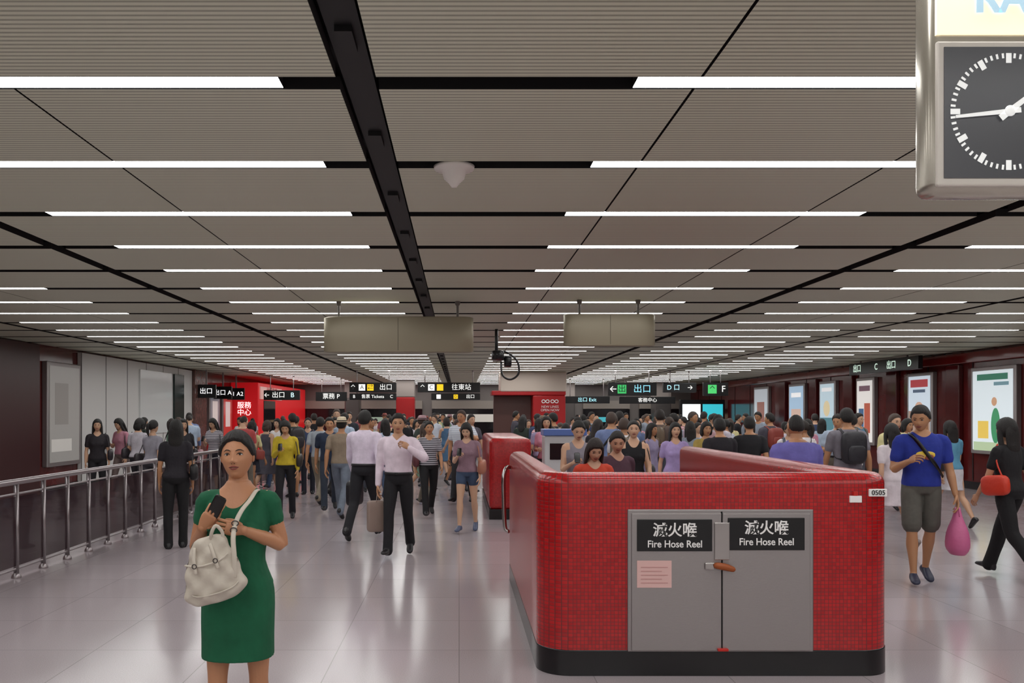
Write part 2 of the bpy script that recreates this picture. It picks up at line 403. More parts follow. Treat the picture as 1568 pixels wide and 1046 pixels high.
black_sign(4.4, 6.3, 2.2, 2.5, 35.5, [(.5, 't', '#9fd9e4', '出口 Exit')])
black_sign(6.9, 9.3, 2.2, 2.5, 36.5, [(.5, 't', W, '客務中心')])
# advert column and pillars
e = empty('red_advert_column', (2.5, 30.5, 1.6))
bx('column_shaft', 2.6, 3.75, 29.9, 31.2, .12, 2.42, M_RED, .04, parent=e)
bx('column_head', 1.45, 3.78, 29.85, 31.25, 2.55, 3.25, mat('cream_cladding', '#cdbfb2', .4), .03, parent=e)
bx('header_beam', 1.15, 3.76, 29.88, 31.2, 2.42, 2.58, M_RED, .02, parent=e)
bx('rear_panel', 1.25, 2.6, 30.6, 31.1, .12, 2.42, mat('brown_column_panel', '#5a3a34', .4), .02, parent=e)
txt('column_text_big', '∞∞', (3.2, 29.88, 2.2), .34, M_WHITE, e)
txt('column_text', 'NEW LINES\nOPEN NOW', (3.2, 29.88, 1.95), .12, M_WHITE, e)
bx('column_plinth', 1.22, 3.73, 29.95, 31.15, 0, .12, M_BASE, parent=e)
for x0, x1, y0 in ((-2.75, -1.95, 37), (-5.4, -4.7, 40), (9.2, 10.0, 40), (4.9, 5.6, 41)):
    e = empty('station_pillar', (x0+.4, y0, 1.6))
    bx('shaft', x0, x1, y0, y0+.8, .12, 2.5, M_RED if x0 < 0 and x0 > -3 else mat('steel_pillar', '#5f5a58', .3, .4), .05, parent=e)
    bx('capital', x0, x1, y0, y0+.8, 2.5, CEIL, mat('pillar_head', '#9a908a', .4), .03, parent=e)
    bx('foot', x0+.02, x1-.02, y0+.02, y0+.78, 0, .12, M_BASE, parent=e)
e = empty('lit_information_display', (10.2, 38, 1.9))
bx('cabinet', 9.9, 12-.1, 38, 38.25, 0, 2.4, M_BLACK, .02, parent=e)
bx('white_screen', 10.0, 10.8, 37.98, 38.0, 1.5, 2.2, mat('screen_white', '#e8f4f6', .3, emit=1.2), parent=e)
bx('cyan_screen', 10.9, 11.8, 37.98, 38.0, 1.4, 2.2, mat('screen_cyan', '#38b9c8', .3, emit=.9), parent=e)

# ------------------------------------------------------------------ ceiling fixtures
mb = MB(); L = [(0, .125), (-.018, .12), (-.03, .075), (-.075, .062), (-.10, .035), (-.125, .016)]
mb.rings([[V((r*math.cos(2*math.pi*k/28), r*math.sin(2*math.pi*k/28), z)) for k in range(28)] for z, r in L], 0)
mbo(mb, 'ceiling_smoke_detector', [mat('off_white_plastic', '#e6e2da', .5)], loc=(-.03, 5.15, CEIL+.001))
e = empty('cctv_camera', (.65, 15, 2.7))
mb = MB(); tube(mb, [V((.66, 15, CEIL)), V((.66, 15, 2.88))], [.03, .03], 0, 10, 1); mbo(mb, 'mount_pole', [M_BLACK], e)
mb = MB(); blob(mb, (.68, 14.98, 2.78), (.11, .2, .09), 0, .35, 20, 12); blob(mb, (.70, 14.76, 2.78), (.06, .03, .06), 0, .8)
blob(mb, (.86, 15.0, 2.68), (.07, .12, .10), 0, .45, 16, 10); mbo(mb, 'camera_body', [M_BLACK], e)
mb = MB(); tube(mb, [V((.62, 15, 2.85)), V((.82, 14.9, 2.84)), V((1.02, 14.9, 2.68)), V((1.04, 14.9, 2.46)), V((.9, 14.9, 2.36)), V((.76, 14.9, 2.44)), V((.74, 14.95, 2.66))], [.018]*7, 0, 8, 6)
mbo(mb, 'cable_loop', [M_BLACK], e)

# ------------------------------------------------------------------ clock
e = empty('platform_clock', (1.675, 2.6, 2.7))
CX, CY, CZ = 1.675, 2.6, 2.675
bx('case', CX-.232, CX+.232, CY, CY+.11, 2.425, 3.13, mat('clock_case_silver', '#b5afa3', .25, .7), .035, parent=e, seg=4)
bx('face_bezel', CX-.215, CX+.215, CY-.008, CY+.01, CZ-.228, CZ+.215, mat('bezel_white', '#d6d0c6', .3), .006, parent=e)
bx('face', CX-.195, CX+.195, CY-.011, CY+.01, CZ-.205, CZ+.195, mat('clock_face_grey', '#4a4b50', .3), parent=e)
bx('header_panel', CX-.215, CX+.215, CY-.006, CY+.01, CZ+.235, CZ+.44, mat('header_cream', '#fff0cc', .4, emit=.8), parent=e)
txt('header_text', 'RAIL', (CX+.028, CY-.010, CZ+.343), .13, mat('header_text_blue', '#a9c9da', .4, emit=.7), e, bold=.004)
mb = MB()
for k in range(60):
    a = 2*math.pi*k/60; big = k % 5 == 0
    r1 = .178; r0 = .148 if big else .163; w = .0085 if big else .0035
    d = V((math.sin(a), 0, math.cos(a))); t = V((math.cos(a), 0, -math.sin(a)))
    c = V((CX, CY-.013, CZ-.003))
    mb.add([c+d*r0-t*w, c+d*r0+t*w, c+d*r1+t*w, c+d*r1-t*w], [(0, 1, 2, 3)], 0)
def handm(ang, l, w):
    d = V((math.sin(ang), 0, math.cos(ang))); t = V((math.cos(ang), 0, -math.sin(ang))); c = V((CX, CY-.018, CZ-.003))
    mb.add([c-d*.035-t*w*.8, c-d*.035+t*w*.8, c+d*l+t*w*.45, c+d*l-t*w*.45], [(0, 1, 2, 3)], 0)
handm(math.radians(264), .165, .010); handm(math.radians(52), .115, .013)
blob(mb, (CX, CY-.02, CZ-.003), (.017, .006, .017), 0)
mbo(mb, 'ticks_and_hands', [mat('clock_white', '#eef0ee', .4, emit=.4)], e, smooth=False)
mb = MB(); tube(mb, [V((CX, CY+.05, 3.09)), V((CX, CY+.05, CEIL))], [.03, .03], 0, 12, 1); mbo(mb, 'hanger', [M_STEEL], e)

# ------------------------------------------------------------------ red stair parapet
def parapet_path(pts, rc, na=8):
    P = [V(p).to_3d() for p in pts]; out = [P[0]]
    for i in range(1, len(P)-1):
        a = (P[i-1]-P[i]).normalized(); b = (P[i+1]-P[i]).normalized()
        c = P[i]+(a+b)*rc
        s = P[i]+a*rc-c; t = P[i]+b*rc-c
        a0 = math.atan2(s.y, s.x); a1 = math.atan2(t.y, t.x); d = a1-a0
        while d > math.pi: d -= 2*math.pi
        while d < -math.pi: d += 2*math.pi
        for k in range(na+1):
            q = a0+d*k/na; out.append(c+V((math.cos(q), math.sin(q), 0))*rc)
    out.append(P[-1]); return out
def wall_sweep(name, path, hw, z0, z1, rt, m, parent):
    prof = [(-hw, z0)]
    for k in range(7):
        a = math.pi-k*math.pi/12; prof.append((-hw+rt+rt*math.cos(a), z1-rt+rt*math.sin(a)))
    for k in range(7):
        a = math.pi/2-k*math.pi/12; prof.append((hw-rt+rt*math.cos(a), z1-rt+rt*math.sin(a)))
    prof.append((hw, z0))
    me = bpy.data.meshes.new(name); bm = bmesh.new(); uvl = bm.loops.layers.uv.new('UVMap')
    n = len(path); rows = []; arc = [0]
    for i in range(1, n): arc.append(arc[-1]+(path[i]-path[i-1]).length)
    pl = [0]
    for i in range(1, len(prof)): pl.append(pl[-1]+math.dist(prof[i], prof[i-1]))
    for i, p in enumerate(path):
        if i == 0: t = (path[1]-p).normalized(); nn = V((t.y, -t.x, 0)); k = 1
        elif i == n-1: t = (p-path[i-1]).normalized(); nn = V((t.y, -t.x, 0)); k = 1
        else:
            t1 = (p-path[i-1]).normalized(); t2 = (path[i+1]-p).normalized(); t = (t1+t2).normalized()
            nn = V((t.y, -t.x, 0)); k = 1/max(.3, t.dot(t1))
        rows.append([bm.verts.new((p.x+nn.x*o*k, p.y+nn.y*o*k, z)) for o, z in prof])
    for i in range(n-1):
        for j in range(len(prof)-1):
            f = bm.faces.new((rows[i][j], rows[i+1][j], rows[i+1][j+1], rows[i][j+1])); f.smooth = True
            for lp, (a, b) in zip(f.loops, ((i, j), (i+1, j), (i+1, j+1), (i, j+1))): lp[uvl].uv = (arc[a], pl[b])
    for r in (rows[0], rows[-1]):
        f = bm.faces.new(r)
        for lp in f.loops: lp[uvl].uv = (lp.vert.co.x, lp.vert.co.z)
    bmesh.ops.recalc_face_normals(bm, faces=bm.faces)
    bm.to_mesh(me); bm.free(); me.materials.append(m)
    return par(link(bpy.data.objects.new(name, me)), parent)
e = empty('stairwell_parapet', (1.73, 5.7, .6))
YK = 5.68
wall_sweep('mosaic_wall', parapet_path([(.635, 9.0), (.635, YK+.1), (2.83, YK+.1), (2.83, 10.5)], .12), .1, .16, 1.355, .075, M_MOS, e)
wall_sweep('plinth', parapet_path([(.635, 8.98), (.635, YK+.1), (2.83, YK+.1), (2.83, 10.48)], .115), .103, 0., .175, .01, M_BASE, e)
F = YK
bx('cabinet_frame', 1.125, 2.365, F-.014, F+.02, .165, 1.115, M_STEEL, .006, parent=e)
bx('cabinet_door_left', 1.15, 1.748, F-.024, F, .175, 1.09, M_STEEL, .004, parent=e)
bx('cabinet_door_right', 1.756, 2.34, F-.024, F, .175, 1.09, M_STEEL, .004, parent=e)
bx('door_gap', 1.746, 1.758, F-.0150, F+.01, .17, 1.10, M_DARK, parent=e)
bx('sign_plate_left', 1.185, 1.685, F-.032, F-.022, .838, 1.05, M_BLACK, .003, parent=e)
bx('sign_plate_right', 1.79, 2.30, F-.032, F-.022, .845, 1.06, M_BLACK, .003, parent=e)
for x, z in ((1.435, .94), (2.045, .955)):
    txt('sign_chinese', '滅火喉', (x, F-.034, z+.035), .098, M_WHITE, e, bold=.0015)
    txt('sign_english', 'Fire Hose Reel', (x, F-.034, z-.055), .066, M_WHITE, e, sx=.92, bold=.0008)
bx('paper_notice', 1.185, 1.415, F-.027, F-.023, .595, .775, mat('pink_paper', '#dcb3ae', .7), parent=e)
for k in range(5): bx('notice_line_%d' % k, 1.21, 1.39-(.04*(k % 2)), F-.0285, F-.0265, .625+k*.026, .629+k*.026, mat('notice_print', '#b98480', .7), parent=e)
bx('door_latch', 1.635, 1.70, F-.040, F-.022, .715, .765, M_STEEL2, .008, parent=e)
bx('handle_plate', 1.70, 1.80, F-.034, F-.022, .78, 1.03, M_STEEL2, .004, parent=e)
mb = MB(); tube(mb, [V((1.71, F-.045, .745)), V((1.76, F-.055, .738)), V((1.815, F-.05, .722))], [.022, .024, .019], 0, 10, 3); mbo(mb, 'wax_seal', [mat('brown_wood', '#9a4d1d', .5)], e)
bx('red_stopper', 1.72, 1.79, F-.045, F-.02, .175, .192, mat('red_plastic', '#c02015', .4), .003, parent=e)
bx('small_plate', 2.61, 2.69, F-.012, F+.01, 1.16, 1.205, M_WHITE, .003, parent=e)
bx('small_plate_stem', 2.635, 2.665, F-.012, F+.01, 1.205, 1.235, mat('red_plastic', '#c02015', .4), .003, parent=e)
bx('number_plate', 2.74, 2.86, F-.010, F+.02, 1.20, 1.25, M_WHITE, .004, parent=e)
txt('number_text', '0505', (2.80, F-.013, 1.225), .046, M_BLACK, e)
mb = MB(); tube(mb, [V((.50, 8.7, .55)), V((.47, 8.72, .6)), V((.46, 8.74, .9)), V((.46, 8.74, 1.12)), V((.50, 8.8, 1.2)), V((.56, 8.85, 1.18))], [.022]*6, 0, 10, 4)
mbo(mb, 'end_grab_rail', [M_STEEL2], e)
e = empty('stairwell_parapet', (.85, 16, .6))
bx('mosaic_block', .50, 1.20, 14.1, 18.3, .16, 1.35, M_MOS, .08, parent=e, seg=5, uv=True)
bx('plinth', .50, 1.20, 14.1, 18.3, 0, .17, M_BASE, .005, parent=e)
e = empty('ticket_machine', (1.6, 13.2, .7))
bx('body', 1.32, 1.95, 13.1, 13.55, 0, 1.42, mat('machine_white', '#b8b6b8', .35), .02, parent=e)
bx('blue_header', 1.30, 1.97, 13.07, 13.55, 1.42, 1.52, mat('machine_blue', '#4a5f98', .4, emit=.1), .01, parent=e)
bx('screen', 1.40, 1.87, 13.09, 13.11, 1.05, 1.3, M_GLASS, parent=e)
# ------------------------------------------------------------------ left railing
e = empty('metal_railing', (-4.73, 14, .5))
mb = MB()
tube(mb, [V((-4.73, 6.6, 1.03)), V((-4.73, 21.5, 1.03))], [.032, .032], 0, 14, 1)
tube(mb, [V((-4.73, 6.6, .10)), V((-4.73, 21.5, .10))], [.014, .014], 0, 8, 1)
tube(mb, [V((-4.73, 6.6, .90)), V((-4.73, 21.5, .90))], [.012, .012], 0, 8, 1)
for k in range(26):
    y = 6.7+k*.59
    pbox(mb, -4.755, -4.705, y, y+.018, 0, 1.0)
    tube(mb, [V((-4.73, y+.01, .0)), V((-4.73, y+.01, .015))], [.05, .05], 0, 12, 1)
mbo(mb, 'rails_and_posts', [mat('satin_steel', '#9a9294', .28, .8)], e)
gm = bpy.data.materials.new('tinted_rail_glass'); gm.use_nodes = True
b = gm.node_tree.nodes['Principled BSDF']; b.inputs['Base Color'].default_value = srgb('#3a2a2e'); b.inputs['Roughness'].default_value = .05; b.inputs['Alpha'].default_value = .72
mb = MB(); pbox(mb, -4.733, -4.727, 6.7, 21.4, .13, .87); mbo(mb, 'glass_infill', [gm], e, smooth=False)

# =================================================================== PEOPLE
SKIN, HAIR, TOP, BOT, SHOE, BAG, LIP, EYEW, INK, STRAP = range(10)
def ss(a, b, x):
    t = max(0., min(1., (x-a)/(b-a))); return t*t*(3-2*t)
def g(x, z, cx, cz, sx, sz): return math.exp(-((x-cx)/sx)**2-((z-cz)/sz)**2)
def head_point(ph, th, feat=True, fem=True, jaw=.29):
    cz = math.cos(ph); z = math.sin(ph)
    x = cz*math.sin(th); y = -cz*math.cos(th)
    low = ss(0, 1, -z)
    if z < 0:
        k = (abs(cz)**.72)/(cz+1e-9) if cz > 1e-6 else 1
        x *= k; y *= k
    px = x*.0765; py = y*.096; pz = z*.117
    px *= 1-jaw*low
    if y > 0: py *= 1-.42*low
    else: py *= 1-.06*low
    py -= .012*low
    if feat and y < 0:
        m = ss(0, .45, -y); ax = abs(px); F = 0
        F += .017*g(px, pz, 0, -.030, .0125, .0115)+.008*g(px, pz, 0, -.010, .0085, .022)
        F += .006*g(ax, pz, .0130, -.034, .007, .008)
        F -= .0070*g(ax, pz, .031, .005, .015, .011)
        F += .0035*g(ax, pz, .030, .026, .022, .008)
        F += .006*g(ax, pz, .043, -.028, .02, .02)
        F += .0055*g(px, pz, 0, -.062, .022, .013)
        F += .005*g(px, pz, 0, -.100, .022, .013)
        F -= .0025*g(px, pz, 0, -.082, .022, .007)
        py -= F*m
    return V((px, py, pz))
def head(mb, Mh, fem, style, res, opt):
    nu = {0: 22, 1: 36, 2: 110}[res]; nv = {0: 16, 1: 28, 2: 90}[res]
    jaw = opt.get('jaw', .30 if fem else .27)
    st = len(mb.v); R = []
    for i in range(1, nv):
        ph = -math.pi/2+math.pi*i/nv
        R.append([head_point(ph, 2*math.pi*j/nu, True, fem, jaw) for j in range(nu)])
    mb.rings(R, SKIN)
    tmp = MB(); tmp.rings(R, 0)
    bv = BVHTree.FromPolygons([tuple(v) for v in tmp.v], tmp.f)
    def sy(x, z):
        h = bv.ray_cast(V((x, -1, z)), V((0, 1, 0))); return h[0].y if h[0] else -.09
    q = {0: 6, 1: 8, 2: 14}[res]
    for s in (-1, 1):
        ye = sy(s*.031, .004)
        blob(mb, (s*.031, ye+.003, .004), (.0142, .0070, .0052), EYEW, 1, q+2, q)
        blob(mb, (s*.031, ye-.0022, .0045), (.0060, .0028, .0054), INK, 1, q+2, q)
        pts = [(.0155, -.001), (.009, .0050), (0, .0072), (-.009, .0055), (-.015, -.001)]
        tube(mb, [V((s*.031+a, min(ye-.0022, sy(s*.031+a, .004+c)-.0005), .003+c)) for a, c in pts], [.0008, .0018, .0023, .0018, .0008], INK, 5, 2)
        pb = [(.013, .021), (.024, .0260), (.036, .0265), (.048, .020)]
        tube(mb, [V((s*a, sy(s*a, c)-.0006, c)) for a, c in pb], [.0015, .0028, .0026, .0011], HAIR, 6, 2)
        ex = .0750
        blob(mb, (s*ex, .010, -.004), (.009, .017, .030), SKIN, .9, q+2, q, Matrix.Rotation(s*.35, 3, 'Z'))
        if res: blob(mb, (s*.0065, sy(s*.0065, -.0405)+.001, -.0405), (.0035, .002, .0022), INK, 1, 6, 5)
    lw = .0245; U = [(-lw, -.0590), (-.012, -.0563), (-.004, -.0545), (0, -.0555), (.004, -.0545), (.012, -.0563), (lw, -.0590)]
    tube(mb, [V((a, sy(a, c)+.0006, c)) for a, c in U], [.0012, .0032, .0040, .0036, .0040, .0032, .0012], LIP, 7, 2)
    Lw = [(-lw+.002, -.0600), (-.011, -.0655), (0, -.067), (.011, -.0655), (lw-.002, -.0600)]
    tube(mb, [V((a, sy(a, c)+.0008, c)) for a, c in Lw], [.0012, .0040, .0050, .0040, .0012], LIP, 7, 2)
    if res: tube(mb, [V((a, sy(a, c)-.0035+.003*(abs(a)/lw)**2, c)) for a, c in [(-lw, -.0592), (-.01, -.0604), (0, -.0612), (.01, -.0604), (lw, -.0592)]], [.0007, .0009, .0009, .0009, .0007], INK, 5, 2)
    Th = {'short': .013, 'bald': .003, 'sleek': .009, 'bob': .02, 'long': .017, 'pony': .014, 'bun': .012}[style]
    R = []
    for i in range(1, nv):
        ph = -math.pi/2+math.pi*i/nv; row = []
        for j in range(nu):
            th = 2*math.pi*j/nu; a = abs(math.atan2(math.sin(th), math.cos(th)))
            p = head_point(ph, th, False, fem, jaw)
            if style == 'short': pts = [(0, .066), (.7, .062), (1.15, .030), (1.5, -.012), (1.75, -.01), (2.1, -.052), (3.2, -.065)]
            elif style == 'bald': pts = [(0, .15), (1.3, .15), (1.6, .02), (2.0, -.04), (3.2, -.055)]
            elif style in ('bob', 'long'): pts = [(0, .052), (.5, .050), (.85, .025), (1.2, -.03), (1.5, -.075), (3.2, -.09)]
            else: pts = [(0, .070), (.55, .062), (.95, .036), (1.3, .000), (1.6, -.008), (1.9, -.03), (3.2, -.06)]
            zl = pts[-1][1]
            for (a0, z0), (a1, z1) in zip(pts, pts[1:]):
                if a0 <= a <= a1: zl = z0+(z1-z0)*(a-a0)/(a1-a0); break
            m = ss(-.004, .010, p.z-zl)
            nn = V((p.x/.0057, p.y/.0092, p.z/.0137)).normalized()
            wob = .0015*math.sin(th*17+ph*3)+.001*math.sin(th*31)
            off = -.008+m*(Th+.008+wob)
            if style == 'short': off += m*.006*ss(.02, .1, p.z)
            row.append(p+nn*off)
        R.append(row)
    mb.rings(R, HAIR)
    if style == 'long':
        tube(mb, [V((0, .05, .05)), V((0, .066, -.03)), V((0, .072, -.12)), V((0, .085, -.20)), V((0, .09, -.27))], [(.07, .045), (.088, .045), (.09, .036), (.082, .028), (.05, .015)], HAIR, 16, 3, u0=(1, 0, 0))
        for s in (-1, 1): tube(mb, [V((s*.055, -.02, .07)), V((s*.08, -.015, 0)), V((s*.082, -.01, -.08)), V((s*.085, .01, -.17)), V((s*.08, .02, -.22))], [(.012, .02), (.014, .03), (.018, .034), (.018, .03), (.006, .01)], HAIR, 8, 3, u0=(1, 0, 0))
    if style == 'bob':
        tube(mb, [V((0, .04, .05)), V((0, .055, -.02)), V((0, .055, -.08)), V((0, .045, -.115))], [(.07, .05), (.089, .055), (.09, .05), (.07, .035)], HAIR, 16, 3, u0=(1, 0, 0))
        for s in (-1, 1): tube(mb, [V((s*.06, -.015, .06)), V((s*.080, -.012, 0)), V((s*.078, -.008, -.07)), V((s*.07, 0, -.10))], [(.012, .02), (.014, .032), (.016, .032), (.006, .012)], HAIR, 8, 3, u0=(1, 0, 0))
    if style == 'pony':
        tube(mb, [V((0, .09, .05)), V((0, .135, .045)), V((0, .15, -.02)), V((0, .14, -.11)), V((0, .13, -.17))], [.016, .026, .028, .022, .006], HAIR, 10, 3)
    if style == 'bun': blob(mb, (0, .105, .045), (.038, .032, .036), HAIR)
    if opt.get('hat'):
        R = []
        for rr, zz in ((.14, .052), (.14, .058), (.09, .062), (.088, .10), (.075, .135), (.04, .145)):
            R.append([V((rr*.92*math.cos(2*math.pi*k/24), rr*1.08*math.sin(2*math.pi*k/24), zz)) for k in range(24)])
        mb.rings(R, BAG)
        R = [[V((.09*math.cos(2*math.pi*k/24)*.93, .098*math.sin(2*math.pi*k/24), zz)) for k in range(24)] for zz in (.062, .082)]
        mb.rings(R, INK)
    if opt.get('glasses'):
        for s in (-1, 1):
            c = [V((s*.031+.019*math.cos(t*math.pi/6), sy(s*.031, .004)-.009, .003+.014*math.sin(t*math.pi/6))) for t in range(13)]
            tube(mb, c, [.0014]*13, INK, 5, 1)
    mb.xf(Mh, st)
def hand(mb, W, d, w, n, curl, sc=1., seg=7, curls=None, thumb=1.):
    d = d.normalized(); w = (w-d*w.dot(d)).normalized(); nn = d.cross(w)
    if nn.dot(n) < 0: nn = -nn
    n = nn
    def ell(c, a, b): return [c+w*(a*sc*math.cos(2*math.pi*k/12))+n*(b*sc*math.sin(2*math.pi*k/12)) for k in range(12)]
    R = [ell(W+d*(t*sc), a, b) for t, a, b in ((-.02, .022, .019), (0, .025, .018), (.03, .034, .016), (.06, .039, .0145), (.08, .038, .012), (.09, .03, .008))]
    mb.rings(R, SKIN)
    F = [(.029, .080, (.040, .025, .020), .0085), (.0098, .084, (.045, .029, .021), .0088), (-.0095, .081, (.041, .027, .020), .0082), (-.027, .073, (.032, .020, .017), .0072)]
    for i, (o, b, ls, r) in enumerate(F):
        c = curls[i] if curls else curl*(1+.08*i)
        p = W+(d*b+w*o)*sc; A = 0; pts = [p-d*.012*sc]; rad = [r*sc]
        pts.append(p); rad.append(r*sc)
        for l, ca, rk in zip(ls, (.75, 1.05, .75), (1, .92, .8)):
            A += c*ca
            p = p+(d*math.cos(A)+n*math.sin(A)+w*(o*2.))*l*sc
            pts.append(p); rad.append(r*rk*sc)
        tube(mb, pts, rad, SKIN, seg, 2, u0=w)
    p = W+(d*.018+w*.024)*sc; pts = [p, p+(d*.6+w*.5*thumb+n*.35).normalized()*.036*sc]
    pts.append(pts[-1]+(d*.85+w*.15*thumb+n*(.45+curl*.3)).normalized()*.031*sc)
    pts.append(pts[-1]+(d*.85-w*.1+n*(.5+curl*.3)).normalized()*.024*sc)
    tube(mb, pts, [.0135*sc, .0115*sc, .0098*sc, .0078*sc], SKIN, seg, 2, u0=n)

POSE = {
 'stand': dict(legs=(3, 2, -3, 3), R=((.16, .02, -1), (.04, -.22, -1)), L=((.16, .02, -1), (.04, -.22, -1))),
 'walkA': dict(legs=(24, 6, -14, 24), R=((.17, .28, -1), (.08, .02, -1)), L=((.17, -.25, -1), (.0, -.6, -1))),
 'walkB': dict(legs=(-14, 24, 24, 6), R=((.17, -.25, -1), (.0, -.6, -1)), L=((.17, .28, -1), (.08, .02, -1))),
 'phone': dict(legs=(14, 4, -9, 14), R=((.14, -.18, -1), (-.45, -.9, .42)), L=((.17, .05, -1), (.03, -.25, -1)), pitch=-22),
 'strap': dict(legs=(-12, 22, 20, 5), R=((.16, .02, -1), (.04, -.22, -1)), L=((.3, .12, -1), (-.42, -.75, .7))),
 'call': dict(legs=(16, 4, -10, 18), R=((.17, .05, -1), (.05, -.15, -1)), L=((.60, -.45, -.70), (-.72, -.45, .55))),
 'carry': dict(legs=(18, 5, -12, 20), R=((.2, .1, -1), (-.5, -1, .05)), L=((.17, .2, -1), (.05, -.1, -1)), yaw=22),
 'hold': dict(legs=(-10, 18, 18, 5), R=((.2, .0, -1), (-.6, -.9, .15)), L=((.2, .0, -1), (-.6, -.9, .1)), pitch=-10, yaw=-15),
 'look': dict(legs=(-8, 14, 14, 4), R=((.18, .12, -1), (.0, -.15, -1)), L=((.18, -.1, -1), (-.05, -.4, -1)), yaw=40),
}
def relabel(verts, faces, src, cl=None):
    groups = sorted(set(src.m)); trees = {}
    sv = [tuple(v) for v in src.v]
    for gr in groups: trees[gr] = BVHTree.FromPolygons(sv, [f for f, m in zip(src.f, src.m) if m == gr])
    D = []
    for v in verts:
        d = {gr: t.find_nearest(v)[3] for gr, t in trees.items()}
        if cl: cl(v, d)
        D.append(d)
    lab = [min(d, key=d.get) for d in D]
    out = MB(); out.v = list(verts); cache = {}
    for f in faces:
        L = set(lab[i] for i in f)
        if len(L) == 1: out.f.append(f); out.m.append(lab[f[0]]); continue
        if len(L) > 2:
            ls = [lab[i] for i in f]; out.f.append(f); out.m.append(max(L, key=ls.count)); continue
        a, b = sorted(L); pa, pb = [], []
        for i, j in zip(f, f[1:]+f[:1]):
            (pa if lab[i] == a else pb).append(i)
            if lab[i] != lab[j]:
                key = (min(i, j), max(i, j), a, b)
                if key not in cache:
                    i0, j0 = key[:2]
                    fi = D[i0][a]-D[i0][b]; fj = D[j0][a]-D[j0][b]
                    t = fi/(fi-fj) if abs(fi-fj) > 1e-9 else .5
                    t = min(.98, max(.02, t))
                    cache[key] = len(out.v); out.v.append(verts[i0].lerp(verts[j0], t))
                pa.append(cache[key]); pb.append(cache[key])
        if len(pa) > 2: out.f.append(tuple(pa)); out.m.append(a)
        if len(pb) > 2: out.f.append(tuple(pb)); out.m.append(b)
    return out
def neckline(kind):
    def cl(v, d):
        ax = abs(v.x)
        if v.z > 1.30 and ax < .16 and TOP in d:
            if kind == 'vneck': fr = 1.385+.95*ax if v.y < .03 else 1.452
            elif kind == 'scoop': fr = 1.368+.07*(ax/.08)**2 if v.y < .03 else 1.428
            elif kind == 'tank': fr = 1.345+.09*(ax/.08)**2.5 if v.y < .03 else 1.400
            else: fr = 1.400+.05*(ax/.08)**2 if v.y < .03 else 1.438
            h = v.z-fr
            if kind == 'tank' and v.z > 1.33: h = max(h, min(ax-.108, .05))
            if ax > .10 and kind != 'tank': return
            base = min(d.values())
            if h > -.05:
                d[TOP] = base+.02; d[SKIN] = base+.02-h
    return cl
